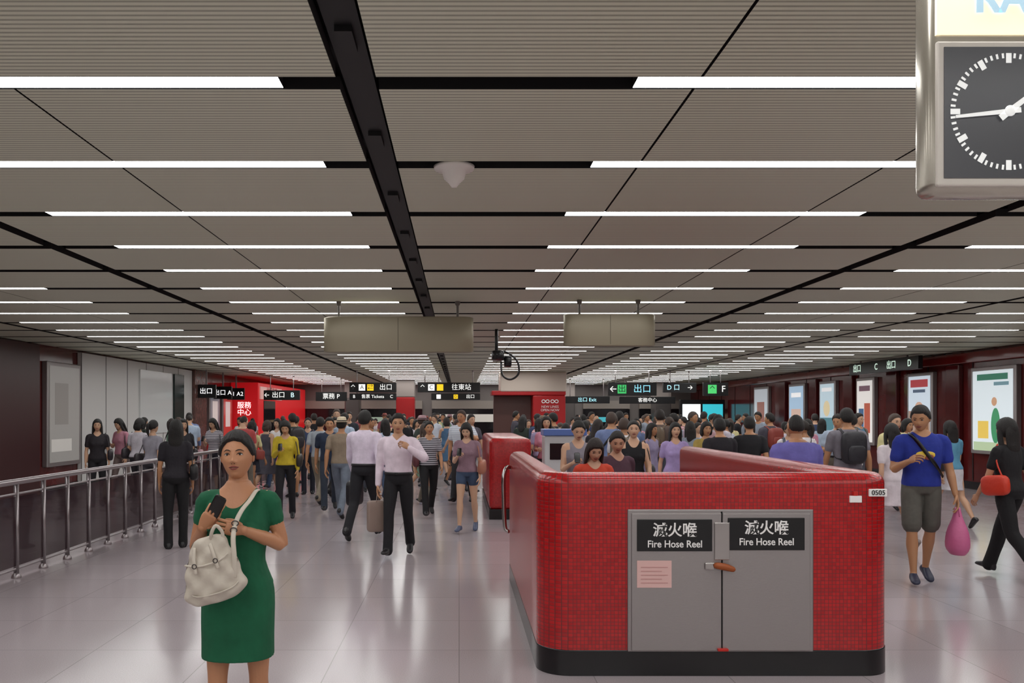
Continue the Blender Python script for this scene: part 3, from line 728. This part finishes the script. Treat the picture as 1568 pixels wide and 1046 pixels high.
def build_person(P, voxel, res):
    fem = P['sex'] == 'f'; po = dict(POSE[P['pose']]); po.update(P.get('posex', {}))
    fat = P.get('fat', 1.)
    src = MB(); det = MB()
    shw = .158 if fem else .186
    lean = math.radians(po.get('lean', 2)); C = V((0, 0, .95))
    RL = Matrix.Rotation(lean, 3, 'X')
    def T(p): return C+RL @ (V(p)-C)
    if fem:
        tor = [(.85, .12, .095, .01), (.90, .168, .118, .015), (.96, .165, .118, .012), (1.06, .128, .098, 0), (1.15, .136, .10, -.006), (1.235, .150, .112, -.012), (1.31, .150, .098, -.003), (1.365, .140, .080, .005), (1.405, .102, .066, .01), (1.44, .062, .056, .012), (1.46, .05, .05, .012)]
    else:
        tor = [(.85, .125, .10, .01), (.90, .165, .12, .012), (.97, .166, .12, .006), (1.07, .155, .113, 0), (1.18, .165, .118, -.005), (1.28, .180, .122, -.002), (1.355, .182, .102, .005), (1.405, .15, .082, .01), (1.44, .085, .066, .012), (1.46, .062, .06, .012)]
    tor = [(z, rx*fat, ry*(fat**1.5), yo) for z, rx, ry, yo in tor]
    top = P.get('top', 'short'); bot = P.get('bottom', 'trousers'); dress = bot == 'dress'
    hem = P.get('hem', 1.0 if P.get('tuck') else .93)
    TM = TOP
    tl = [t for t in tor if t[0] > hem-.001]
    def at(z):
        for a, b in zip(tor, tor[1:]):
            if a[0] <= z <= b[0]:
                k = (z-a[0])/(b[0]-a[0]); return (z,)+tuple(a[i]+(b[i]-a[i])*k for i in (1, 2, 3))
        return tor[0]
    tl = [at(hem)]+[t for t in tl if t[0] > hem+.02]
    zloft(src, tl, TM, 24, 3, .008, T)
    zloft(src, [t for t in tor if t[0] < 1.08], TOP if dress else BOT, 24, 3, .0, T)
    if fem:
        for s in (-1, 1): blob(src, T((s*.066, -.082, 1.225)), (.060, .050, .058), TM)
    nk = .045 if fem else .053
    nb = T((0, .016, 1.41)); nt_ = T((0, -.006, 1.535))
    tube(src, [nb, T((0, .006, 1.47)), nt_], [nk*1.35, nk*1.08, nk], SKIN, 16, 3)
    J = P.get('joints', {})
    for side, key in ((-1, 'R'), (1, 'L')):
        S0 = T((side*.09, .006, 1.375)); S = T((side*shw, .006, 1.362))
        if key in J: E, Wr = V(J[key][0]), V(J[key][1])
        else:
            u, f = po[key]; u = V((u[0]*side, u[1], u[2])).normalized(); f = V((f[0]*side, f[1], f[2])).normalized()
            E = S+u*.285; Wr = E+f*.245
        k = .86 if fem else 1.02
        k *= (fat+1)/2
        F1 = E+(Wr-E)*.28
        tube(src, [S0, S, S+(E-S)*.45, E, F1, E+(Wr-E)*.7, Wr], [.044*k, .053*k, .046*k, .038*k, .040*k, .031*k, .025*k], SKIN, 14, 3)
        if top == 'long':
            tube(src, [S0, S, S+(E-S)*.5, E, F1, Wr-(Wr-E)*.02], [.05*k, .063*k, .058*k, .052*k, .05*k, .038*k], TOP, 14, 3)
        elif top == 'short':
            tube(src, [S0, S, S+(E-S)*.35, S+(E-S)*.62], [.05*k, .062*k, .062*k, .060*k], TOP, 14, 3)
        elif top == 'cap':
            tube(src, [S0, S, S+(E-S)*.22, S+(E-S)*.42], [.05*k, .058*k, .056*k, .054*k], TOP, 16, 3)
        hd = J[key][2] if key in J and len(J[key]) > 2 else None
        d = (Wr-E).normalized()
        if hd:
            hand(det, Wr, V(hd['d']), V(hd['w']), V(hd['n']), hd['curl'], .93 if fem else 1.03, 10 if res == 2 else 7, hd.get('curls'), hd.get('thumb', 1.))
        else:
            if d.z < -.4: w = V((0, -1, -.2)); n = V((-side, .2, 0)); c = .35
            else: w = V((-side*.3, .2, 1)); n = V((-side*.3, 1, 0)); c = .8
            hand(det, Wr, d, w, n, c, .92 if fem else 1.03, 6 if res < 2 else 10)
        if key == 'R': WR = Wr+d*.08
        else: WL = Wr+d*.08
        if key == 'R' and P['pose'] == 'phone':
            q = Wr+d*.10; blob(det, q+V((0, .0, .03)), (.036, .006, .068), INK, .35, 12, 8, Matrix.Rotation(-.5, 3, 'X'))
    hipx = .088; sole = 9
    lg = po['legs']; kn = []
    for side, h, k in ((-1, lg[0], lg[1]), (1, lg[2], lg[3])):
        h = math.radians(h); k = math.radians(k)
        Hj = V((side*hipx*fat, .008, .90)); th = V((side*.02, -math.sin(h), -math.cos(h))).normalized()
        K = Hj+th*.42; a = h-k; sh = V((-side*.015, -math.sin(a), -math.cos(a))).normalized(); A = K+sh*.41
        kk = (.98 if fem else 1.)*(fat+1)/2; kn.append(K)
        back = V((0, 1, 0))
        if bot != 'trousers':
            tube(src, [Hj+V((0, 0, .03)), Hj+th*.06, Hj+th*.22, K-th*.03, K+sh*.04, K+sh*.13+back*.012, K+sh*.25+back*.004, A-sh*.03, A+sh*.03],
                 [.080*kk, .083*kk, .072*kk, .052*kk, .049*kk, .054*kk, .041*kk, .031*kk, .030*kk], SKIN, 16, 3)
        if bot == 'trousers':
            w = P.get('legw', 1.)
            tube(src, [Hj+V((0, 0, .03)), Hj+th*.06, Hj+th*.22, K, K+sh*.15+back*.01, K+sh*.3+back*.005, A+sh*.035],
                 [.085*kk, .090*kk, .084*kk, .066*kk*w, .064*kk*w, .060*kk*w, .062*w], BOT, 16, 3)
        elif bot == 'shorts':
            q = P.get('shortlen', .27)
            tube(src, [Hj+V((0, 0, .03)), Hj+th*.06, Hj+th*q*.6, Hj+th*q], [.088*kk, .094*kk, .092*kk, (.090 if q > .25 else .084)*kk], BOT, 16, 3)
        pitch = 0
        if a < -.12: pitch = min(.7, (-a-.05)*1.1)
        elif a > .2: pitch = -.15
        f = V((side*.10, -math.cos(pitch), -math.sin(pitch))).normalized(); up = V((0, -math.sin(pitch), math.cos(pitch))); wv = f.cross(up)
        R = []
        for t, wd, hh in ((-.078, .018, .02), (-.068, .03, .036), (-.03, .036, .048), (.02, .038, .046), (.07, .042, .034), (.115, .044, .026), (.15, .038, .021), (.172, .022, .014)):
            c = A+f*t+up*(-.08+hh)
            R.append([c+wv*(wd*kk*sq(math.cos(2*math.pi*j/14), .8))+up*(hh*sq(math.sin(2*math.pi*j/14), .8)) for j in range(14)])
        src.rings(R, SHOE)
        for r in R:
            for p in r: sole = min(sole, p.z)
    if bot in ('skirt', 'dress'):
        q = P.get('skirtz', .55); sw = P.get('flare', 1.)
        dy = abs(kn[0].y-kn[1].y)/2*(1 if q < .6 else .5); my = (kn[0].y+kn[1].y)/2
        zloft(src, [(1.03, .135*fat, .105, 0), (.96, .168*fat, .122, .008), (.88, .180*fat, .132, .010), (.76, .180*sw, .130+dy*.3, my*.3), ((.76+q)/2, .178*sw, .125+dy*.6, my*.5), (q, .178*sw, .118+dy, my*.6)], TOP if dress else BOT, 28, 3)
    cx = P.get('acc', ())
    if P.get('tuck') and bot == 'trousers':
        zb = [(1.005, at(1.0)[1]+.010, at(1.0)[2]+.010, at(1.0)[3]), (.975, at(.975)[1]+.010, at(.975)[2]+.010, at(.975)[3])]
        zloft(det, zb, SHOE, 24, 1, 0, T)
        blob(det, T((0, at(.99)[3]-at(.99)[2]-.013, .99)), (.022, .005, .016), STRAP, .4, 8, 6)
    if 'backpack' in cx:
        blob(det, T((0, .20, 1.20)), (.15, .09, .21), BAG, .5, 18, 12); blob(det, T((0, .29, 1.12)), (.11, .03, .11), BAG, .5, 14, 8)
        for s in (-1, 1): tube(det, [T((s*.09, .12, 1.38)), T((s*.10, .0, 1.445)), T((s*.115, -.11, 1.36)), T((s*.12, -.12, 1.2)), T((s*.15, 0, 1.08)), T((s*.13, .12, 1.05))], [(.022, .008)]*6, BAG, 8, 3, u0=(1, 0, 0))
    for k, s in (('bagL', 1), ('bagR', -1)):
        if k in cx:
            blob(det, T((s*.235, .03, 1.0)), (.055, .15, .11), BAG, .55, 16, 10, Matrix.Rotation(.1, 3, 'X'))
            for yy in (-.07, .11): tube(det, [T((s*.22, yy, 1.07)), T((s*.20, yy*.5-.03, 1.25)), T((s*.145, .0, 1.43)), ], [.008]*3, BAG, 7, 4)
    if 'cross' in cx:
        blob(det, T((.20, .02, .98)), (.045, .12, .09), BAG, .5)
        tube(det, [T((.19, -.06, 1.04)), T((.12, -.135, 1.12)), T((0, -.140, 1.26)), T((-.08, -.10, 1.39)), T((-.10, .0, 1.435)), T((-.05, .11, 1.34)), T((.1, .13, 1.14)), T((.19, .08, 1.03))], [(.016, .006)]*8, STRAP, 8, 4, u0=(0, 0, 1))
    for k, Wp in (('caseR', WR), ('caseL', WL)):
        if k in cx:
            c = Wp+V((0, 0, -.24))
            blob(det, c+V((0, 0, .02)), (.07, .19, .17), BAG, .35, 20, 12)
            tube(det, [c+V((0, -.07, .17)), Wp+V((0, -.05, -.01)), Wp+V((0, .05, -.01)), c+V((0, .07, .17))], [.009]*4, BAG, 7, 3)
    for k, Wp in (('paperR', WR), ('paperL', WL), ('plasticL', WL), ('plasticR', WR)):
        if k in cx:
            c = Wp+V((0, 0, -.30))
            if k[:2] == 'pa': blob(det, c, (.13, .05, .19), BAG, .22, 20, 12, Matrix.Rotation(.5, 3, 'Z'))
            else:
                zloft(det, [(c.z+.26, .02, .03, c.y, c.x), (c.z+.15, .045, .07, c.y, c.x), (c.z+.02, .09, .12, c.y, c.x), (c.z-.12, .10, .13, c.y, c.x), (c.z-.19, .06, .09, c.y, c.x)], BAG, 20, 3)
            for yy in (-.04, .04): tube(det, [c+V((0, yy*1.6, .18)), Wp+V((0, yy*.4, 0))], [.005, .005], BAG, 6, 1)
    yaw = math.radians(po.get('yaw', P.get('yaw', 0))); pit = math.radians(P.get('pitch', po.get('pitch', 0)))
    nk0 = T((0, .006, 1.49))
    Mh = Matrix.Translation(nk0) @ Matrix.Rotation(yaw, 4, 'Z') @ Matrix.Rotation(-pit, 4, 'X') @ Matrix.Rotation(math.radians(P.get('tilt', 0)), 4, 'Y') @ Matrix.Translation(V((0, -.014, .096)))
    head(det, Mh, fem, P['hair'], res, P)
    if P.get('extra'): P['extra'](src, det, T)
    me0 = src.mesh('tmp'); o = link(bpy.data.objects.new('tmp', me0))
    md = o.modifiers.new('r', 'REMESH'); md.mode = 'VOXEL'; md.voxel_size = voxel
    sm = o.modifiers.new('s', 'SMOOTH'); sm.iterations = 5 if res == 2 else 3; sm.factor = .5
    dg = bpy.context.evaluated_depsgraph_get(); dg.update()
    me1 = bpy.data.meshes.new_from_object(o.evaluated_get(dg))
    cl = P.get('classify') or neckline('tank' if top == 'tank' else 'vneck' if (top == 'long' and not fem) else 'scoop' if fem else 'crew')
    fin = relabel([v.co.copy() for v in me1.vertices], [tuple(p.vertices) for p in me1.polygons], src, cl)
    bpy.data.objects.remove(o); bpy.data.meshes.remove(me0); bpy.data.meshes.remove(me1)
    fin.add(det.v, det.f, 0); fin.m[-len(det.f):] = det.m
    sc = P.get('H', 1.7)/1.7
    fin.v = [V((v.x*sc, v.y*sc, (v.z-sole)*sc)) for v in fin.v]
    me = fin.mesh('figure', [])
    for i in range(10): me.materials.append(None)
    return me
def cloth(c):
    if '/' in c:
        a, b = c.split('/'); return mat('cloth_striped_'+a[1:], a, .85, bump=.35, bscale=9, stripe=b)
    return mat('cloth_'+c[1:], c, .85, bump=.6, bscale=8, var=.14, vscale=12)
DEF = dict(skin='#b5835f', hair='#15110f', top='#8a8a90', bot='#1c1c20', shoe='#18161a', bag='#2a2428', strap='#141416')
def place(name, me, x, y, heading, col, h=None):
    o = link(bpy.data.objects.new(name, me)); c = dict(DEF); c.update(col)
    mats = [mat('skin_'+c['skin'][1:], c['skin'], .5, bump=.05, bscale=90), mat('hair_'+c['hair'][1:], c['hair'], .55, bump=.6, bscale=60, stretch=(6, 6, .7)), cloth(c['top']), cloth(c['bot']),
            mat('shoe_'+c['shoe'][1:], c['shoe'], .4), mat('bag_'+c['bag'][1:], c['bag'], .5, bump=.3, bscale=14),
            mat('lips', '#8e4440', .4), mat('eye_white', '#d8d2cc', .3), mat('iris_black', '#0c0908', .25), mat('strap_'+c['strap'][1:], c['strap'], .5)]
    for i, m in enumerate(mats):
        o.material_slots[i].link = 'OBJECT'; o.material_slots[i].material = m
    o.location = (x, y, 0); o.rotation_euler = (0, 0, math.radians(heading))
    if h: o.scale = (h, h, h)
    return o
# ---- hero woman
def hero_extra(src, det, T):
    n0 = len(det.v)
    zloft(det, [(.17, .050, .022, 0, .02), (.15, .085, .034, 0, .02), (.08, .118, .052, 0, .01), (-.01, .148, .066, 0, 0), (-.09, .166, .072, 0, -.01), (-.14, .158, .066, 0, -.01), (-.175, .115, .046, 0, -.02), (-.185, .06, .02, 0, -.02)], BAG, 48, 5)
    for i in range(n0, len(det.v)):
        p = det.v[i]; k = .007*math.sin(p.x*55+p.z*38)+.006*math.sin(p.z*70-p.x*40)
        p.y += k*(1 if p.y < 0 else -1); p.x *= 1+.04*math.sin(p.z*45+1)
    tube(det, [V((-.115, -.055, .055)), V((-.06, -.066, .035)), V((0, -.070, .030)), V((.07, -.066, .035)), V((.115, -.048, .055))], [.006]*5, BAG, 8, 4)
    tube(det, [V((-.150, -.02, -.09)), V((-.10, -.066, -.120)), V((0, -.076, -.130)), V((.10, -.066, -.120)), V((.138, -.02, -.09))], [.0045]*5, BAG, 8, 4)
    for x in (-.06, .05):
        tube(det, [V((x*.8, -.045, .13)), V((x, -.070, .07)), V((x*1.1, -.078, .0))], [(.010, .004)]*3, BAG, 8, 3, u0=(1, 0, 0))
        c = [V((x*1.05+.012*math.cos(t*math.pi/5), -.080, .04+.012*math.sin(t*math.pi/5))) for t in range(11)]
        tube(det, c, [.0025]*11, STRAP, 6, 1)
    det.xf(Matrix.Translation(V((-.062, -.235, 1.066))) @ Matrix.Rotation(math.radians(-16), 4, 'Y') @ Matrix.Scale(.88, 4), n0)
    tube(det, [V((-.067, -.245, 1.194)), V((-.056, -.262, 1.238)), V((-.036, -.262, 1.270)), V((-.010, -.25, 1.238)), V((-.009, -.245, 1.194))], [.0085]*5, BAG, 8, 4)
    tube(det, [V((.054, -.275, 1.03)), V((.054, -.275, 1.12)), V((.043, -.255, 1.21)), V((.042, -.205, 1.275)), V((.060, -.165, 1.33)), V((.086, -.108, 1.375)), V((.100, -.03, 1.415)), V((.105, .05, 1.39)), V((.11, .11, 1.29))], [(.012, .005)]*9, BAG, 10, 4, u0=(1, 0, 0))
    for zz, yy, xx in ((1.275, -.208, .042), (1.245, -.228, .040)):
        c = [V((xx+.016*math.cos(t*math.pi/6), yy-.008, zz+.012*math.sin(t*math.pi/6))) for t in range(13)]
        tube(det, c, [.003]*13, STRAP, 6, 1)
    M = Matrix.Rotation(math.radians(30), 3, 'Y') @ Matrix.Rotation(math.radians(16), 3, 'X')
    blob(det, V((-.052, -.195, 1.352)), (.030, .007, .060), INK, .28, 20, 10, M)
def hero_cls(v, d):
    ax = abs(v.x)
    if v.z > 1.29 and ax < .13 and TOP in d:
        fr = 1.333+.095*(ax/.092)**2.2 if v.y < .03 else 1.415
        h = v.z-fr
        base = min(d.values())
        if abs(h) < .05 or h > 0:
            d[TOP] = base+.02; d[SKIN] = base+.02-h
hero = dict(sex='f', pose='stand', H=1.64, top='cap', bottom='dress', hem=.95, skirtz=.585, flare=1.0, hair='pony', pitch=4, yaw=2, tilt=-2, jaw=.24, classify=hero_cls, extra=hero_extra,
            posex=dict(legs=(4, 2, -3, 4), lean=0),
            joints={'R': ((-.222, .035, 1.130), (-.128, -.165, 1.250), dict(d=(.45, -.22, .62), w=(.7, .2, -.5), n=(.2, .9, .1), curl=.5, curls=[.35, .4, .5, .6], thumb=.6)),
                    'L': ((.212, .035, 1.140), (.066, -.165, 1.235), dict(d=(-.9, -.30, .22), w=(.1, .1, .9), n=(.1, .9, -.2), curl=.9, curls=[.6, .7, .8, .9], thumb=.5))})
place('woman_in_green_dress', build_person(hero, .0048, 2), -1.07, 4.11, 0, dict(skin='#b9825f', hair='#140d0b', top='#0d5a3b', bot='#0d5a3b', bag='#c6bcae', strap='#3a3230'))

# ---- named people
def who(name, x, y, H, heading, sex, pose, top, bottom, hair, col, vox=.010, res=1, **kw):
    P = dict(sex=sex, pose=pose, H=H, top=top, bottom=bottom, hair=hair); P.update(kw)
    return place(name, build_person(P, vox, res), x, y, heading, col)
who('man_in_white_shirt', -.75, 10.5, 1.72, -8, 'm', 'call', 'long', 'trousers', 'short', dict(top='#e3d3df', bot='#141318', bag='#8d7a70', skin='#b98a69'), acc=('paperR',), tuck=1, yaw=10)
who('man_in_white_shirt', -1.33, 11.9, 1.79, 165, 'm', 'walkA', 'long', 'trousers', 'short', dict(top='#dccfe0', bot='#17161c', bag='#15131a'), acc=('caseL',), tuck=1)
who('woman_in_yellow_top', -2.88, 14.1, 1.62, 5, 'f', 'phone', 'long', 'trousers', 'bob', dict(top='#c4ac2c', bot='#19171c', skin='#c0926f', bag='#2b2520'), acc=('bagL',))
who('man_in_grey_shirt', -2.72, 16.6, 1.68, 170, 'm', 'walkB', 'short', 'trousers', 'short', dict(top='#9ba3ac', bot='#8a8070'))
who('woman_in_black', -3.72, 11.15, 1.66, 195, 'f', 'stand', 'short', 'trousers', 'long', dict(top='#211d24', bot='#100f12', bag='#0e0d10'), acc=('bagR',))
who('woman_with_phone', .12, 12.6, 1.60, -12, 'f', 'phone', 'short', 'shorts', 'long', dict(top='#8d6f7c', bot='#3b4a63', skin='#c9a084', shoe='#47506b', bag='#a86b55'), acc=('bagL',), shortlen=.16)
who('woman_in_striped_top', -.52, 14.6, 1.62, 10, 'f', 'walkA', 'short', 'trousers', 'pony', dict(top='#3a3840/#b9b5bd', bot='#131216', bag='#5d2d33'), acc=('bagR',))
who('man_in_sun_hat', -2.0, 14.4, 1.68, 172, 'm', 'walkB', 'short', 'trousers', 'short', dict(top='#8c7c6a', bot='#6d7684', bag='#c8b89c'), hat=1)
who('man_in_dark_shirt', -2.35, 15.4, 1.68, 8, 'm', 'walkA', 'short', 'trousers', 'short', dict(top='#232f45', bot='#2c3442'))
def tee_print(src, det, T):
    for c, r, m in (((0.0, -.132, 1.235), (.085, .012, .035), STRAP), ((.03, -.136, 1.215), (.04, .012, .03), LIP)): blob(det, T(c), r, m, .8)
def strap_black(src, det, T):
    tee_print(src, det, T)
    tube(det, [T((.17, -.07, 1.02)), T((.10, -.14, 1.12)), T((0, -.150, 1.26)), T((-.09, -.11, 1.39)), T((-.12, 0, 1.425)), T((-.05, .12, 1.34))], [(.018, .006)]*6, INK, 8, 4, u0=(0, 0, 1))
who('man_in_blue_tshirt', 4.78, 8.78, 1.80, -14, 'm', 'strap', 'short', 'shorts', 'short', dict(top='#1d2f8e', bot='#57554f', bag='#c0608c', strap='#d8b93a', shoe='#2a2f45', skin='#b0805c'), vox=.009, acc=('plasticL',), extra=strap_black,
    posex=dict(legs=(8, 3, -8, 12), R=((.25, -.1, -1), (-.35, -.85, .35)), L=((.2, -.05, -1), (.15, -.25, -1)), yaw=-28, pitch=-14), shortlen=.36)
who('woman_with_orange_bag', 5.86, 9.05, 1.70, 200, 'f', 'walkA', 'short', 'trousers', 'long', dict(top='#121014', bot='#0d0c10', bag='#c5341c', skin='#b98a6b'), vox=.009, acc=('bagL',), legw=1.1)
who('man_with_backpack', 5.4, 11.8, 1.82, 178, 'm', 'walkA', 'short', 'trousers', 'short', dict(top='#77737c', bot='#26242b', bag='#201f26'), acc=('backpack',))
who('woman_in_white_dress', 5.62, 11.0, 1.62, 185, 'f', 'walkB', 'short', 'dress', 'long', dict(top='#d6ccd2', skin='#c49a7d', shoe='#7b6d6a'), skirtz=.6)
who('man_in_purple_shirt', 3.38, 8.5, 1.74, 180, 'm', 'walkB', 'short', 'trousers', 'bald', dict(top='#6a64ad', bot='#2a2932', skin='#a87857'), fat=1.1)
who('man_in_black_shirt', 4.45, 13.0, 1.70, 175, 'm', 'walkA', 'short', 'trousers', 'short', dict(top='#17161b'))
who('man_in_black_shirt', 3.75, 12.2, 1.68, 182, 'm', 'walkB', 'short', 'trousers', 'short', dict(top='#1f1b22'))
who('woman_in_lilac_tshirt', 3.2, 12.6, 1.62, 0, 'f', 'walkA', 'short', 'trousers', 'long', dict(top='#a793c4', bot='#2c2b38', skin='#c79a7d'))
who('woman_in_yellow_print_top', 3.95, 13.6, 1.62, 5, 'f', 'walkB', 'short', 'trousers', 'bob', dict(top='#a8904a', bot='#262633'))
who('woman_in_black_tank_top', 2.30, 11.2, 1.66, -8, 'f', 'walkA', 'tank', 'trousers', 'bun', dict(top='#131217', bot='#222230', skin='#c69c80'), acc=('bagL',))
who('woman_in_brown_top', 1.62, 8.75, 1.58, 12, 'f', 'walkB', 'short', 'trousers', 'pony', dict(top='#4a2f3c', bot='#1d1b22', hair='#1c1412', skin='#b88a70'), pitch=-18, yaw=-15)
who('woman_in_orange_top', 1.28, 8.1, 1.53, 5, 'f', 'walkA', 'short', 'trousers', 'long', dict(top='#c2432c', bot='#1d1b22', hair='#221715', skin='#c29a80'), pitch=-25)
who('woman_in_grey_tank_top', 1.44, 10.3, 1.65, 0, 'f', 'phone', 'tank', 'trousers', 'bun', dict(top='#85808a', bot='#31303a', skin='#c69c80'))
who('woman_in_blue_top', 7.65, 13.2, 1.64, 190, 'f', 'walkB', 'short', 'skirt', 'long', dict(top='#5a93b0', bot='#cfcad0', skin='#c49a7d', bag='#2a2022'), acc=('bagL',), skirtz=.6)
who('woman_in_dark_blue_top', 7.9, 15.0, 1.66, 20, 'f', 'walkA', 'short', 'trousers', 'bob', dict(top='#23242f', bot='#3a3f52'))
for x, y, hd, hr, c, b, ps in ((-6.9, 16.2, 20, 'long', '#241f24', '#1b1a1e', 'stand'), (-7.0, 17.6, -30, 'long', '#b98090', '#7a6a66', 'phone'), (-6.2, 16.4, 170, 'bob', '#b9b4bc', '#26242a', 'hold'),
                               (-5.35, 14.8, 160, 'pony', '#8f8c96', '#35333a', 'walkA'), (-5.4, 16.6, 30, 'long', '#2b2a30', '#1c1b20', 'stand'), (-5.3, 18.4, -20, 'long', '#cbc4c8/#4a4a58', '#2a2a33', 'phone')):
    who('woman_by_railing', x, y, 1.64, hd, 'f', ps, 'short', 'trousers', hr, dict(top=c, bot=b, skin='#c49a7d'), vox=.013, res=0, acc=('bagL',))
# ---- crowd
var = []
for sex, pose, top, bot, hr, kw in (('m', 'walkA', 'short', 'trousers', 'short', {}), ('m', 'walkB', 'long', 'trousers', 'short', dict(tuck=1, acc=('caseR',))), ('m', 'stand', 'short', 'shorts', 'short', dict(acc=('backpack',), shortlen=.34)),
        ('m', 'phone', 'short', 'trousers', 'bald', dict(fat=1.12)), ('m', 'strap', 'short', 'trousers', 'short', dict(acc=('cross',), glasses=1)), ('m', 'carry', 'short', 'shorts', 'short', dict(shortlen=.36, acc=('plasticL',))),
        ('m', 'look', 'long', 'trousers', 'short', dict(acc=('backpack',))), ('m', 'hold', 'short', 'trousers', 'short', dict(fat=1.06, tuck=1)), ('m', 'call', 'short', 'trousers', 'short', dict(fat=1.03)),
        ('f', 'walkA', 'short', 'trousers', 'long', dict(acc=('bagL',))), ('f', 'walkB', 'short', 'skirt', 'bob', dict(skirtz=.62, acc=('bagR',))),
        ('f', 'phone', 'tank', 'shorts', 'pony', dict(shortlen=.18)), ('f', 'strap', 'cap', 'dress', 'long', dict(skirtz=.6)), ('f', 'stand', 'long', 'trousers', 'bun', dict(acc=('backpack',))),
        ('f', 'carry', 'short', 'shorts', 'long', dict(shortlen=.2, acc=('bagL',))), ('f', 'look', 'cap', 'trousers', 'pony', dict(acc=('cross',))), ('f', 'hold', 'short', 'skirt', 'long', dict(skirtz=.5)),
        ('f', 'walkA', 'tank', 'dress', 'bob', dict(skirtz=.5, flare=1.15)), ('m', 'walkB', 'short', 'shorts', 'short', dict(shortlen=.38, hat=1))):
    P = dict(sex=sex, pose=pose, top=top, bottom=bot, hair=hr, H=1.7); P.update(kw)
    var.append((sex, build_person(P, .014, 0)))
tops = ['#d9d2d8', '#c4bcc8', '#2a2830', '#17161b', '#6f7fa8', '#8a93a0', '#b04a4a', '#c98aa0', '#5a7f9a', '#d6cf9a', '#7a9a86', '#3a4668', '#e2dcdc', '#97505a', '#4d4a55', '#a9b8cc', '#303a34', '#e6e0e4', '#20242e', '#b8a8b8', '#cfc8d0', '#1b1a20', '#6a5a54', '#9a8fb0', '#4a6a8a',
        '#b8c0d0/#d8dce4', '#b8606a/#e0d8d8']
bots = ['#16151a', '#222430', '#3a4a66', '#2b2a2e', '#6b6459', '#50545f', '#1c1b20']
skins = ['#b5835f', '#c49a7d', '#a97856', '#c9a084']
pts = []
obst = [(.2, 1.5, 13.6, 18.7), (.9, 4.1, 29.5, 31.6), (-3, -1.7, 36.7, 38.1), (-5.7, -4.4, 39.7, 41.1), (-5.1, -4.4, 0, 22), (4.6, 5.9, 40.7, 42.2), (8.9, 10.3, 39.7, 41), (9.6, 12, 37.6, 38.5), (-9, -7.5, 33, 44), (1.0, 2.25, 12.7, 13.9), (2.5, 3.15, 5, 10.8)]
taken = [(o.location.x, o.location.y) for o in scene.objects if o.parent is None and o.type == 'MESH' and ('man_' in o.name)]
tries = 0
def near():
    r = random.random()
    if r < .33: return random.uniform(-4.2, .35), random.uniform(16.0, 19)
    return random.uniform(1.6, 6.8), random.uniform(12.8, 18)
while len(pts) < 185 and tries < 16000:
    tries += 1
    if len(pts) < 42: x, y = near()
    else:
        y = 17+21*random.random()**1.1
        r = random.random()
        if r < .42: x = random.uniform(-4.3, .4)
        elif r < .94: x = random.uniform(1.5, min(9.8, 3.5+y*.27))
        else: x = random.uniform(-8, -5.3); y = random.uniform(17.5, 32)
    if any(a <= x <= b and c <= y <= d for a, b, c, d in obst): continue
    if any((x-a)**2+(y-b)**2 < .62**2 for a, b in pts): continue
    if any((x-a)**2+(y-b)**2 < .90**2 for a, b in taken): continue
    pts.append((x, y))
    sex, me = random.choice(var)
    hd = (random.gauss(0, 32) if random.random() < (.5 if x < 1 else .38) else 180+random.gauss(0, 32))
    H = random.gauss(1.71, .05) if sex == 'm' else random.gauss(1.61, .045)
    place('pedestrian', me, x, y, hd,
          dict(top=random.choice(tops), bot=random.choice(bots), skin=random.choice(skins), bag=random.choice(['#2a2428', '#8a3a30', '#3a3f52', '#6b5a48', '#b08a90']), hair=random.choice(['#15110f', '#1c1512', '#241a16', '#15110f', '#4a3a32'])), min(1.84, max(1.5, H))/1.7)

# ------------------------------------------------------------------ world, camera
w = bpy.data.worlds.new('station_world'); scene.world = w; w.use_nodes = True
w.node_tree.nodes['Background'].inputs[0].default_value = (.5, .48, .47, 1); w.node_tree.nodes['Background'].inputs[1].default_value = .3
cam = bpy.data.cameras.new('camera'); co = link(bpy.data.objects.new('camera', cam))
co.location = (0, 0, 1.75); co.rotation_euler = (math.pi/2, 0, 0)
cam.sensor_width = 36
cam.lens = 36*1950/2352; cam.shift_x = (784-703)/1568; cam.shift_y = (634-522.7)/1568
cam.clip_end = 200
scene.camera = co
scene.view_settings.view_transform = 'Standard'
print('objects', len(scene.objects), 'crowd', len(pts))
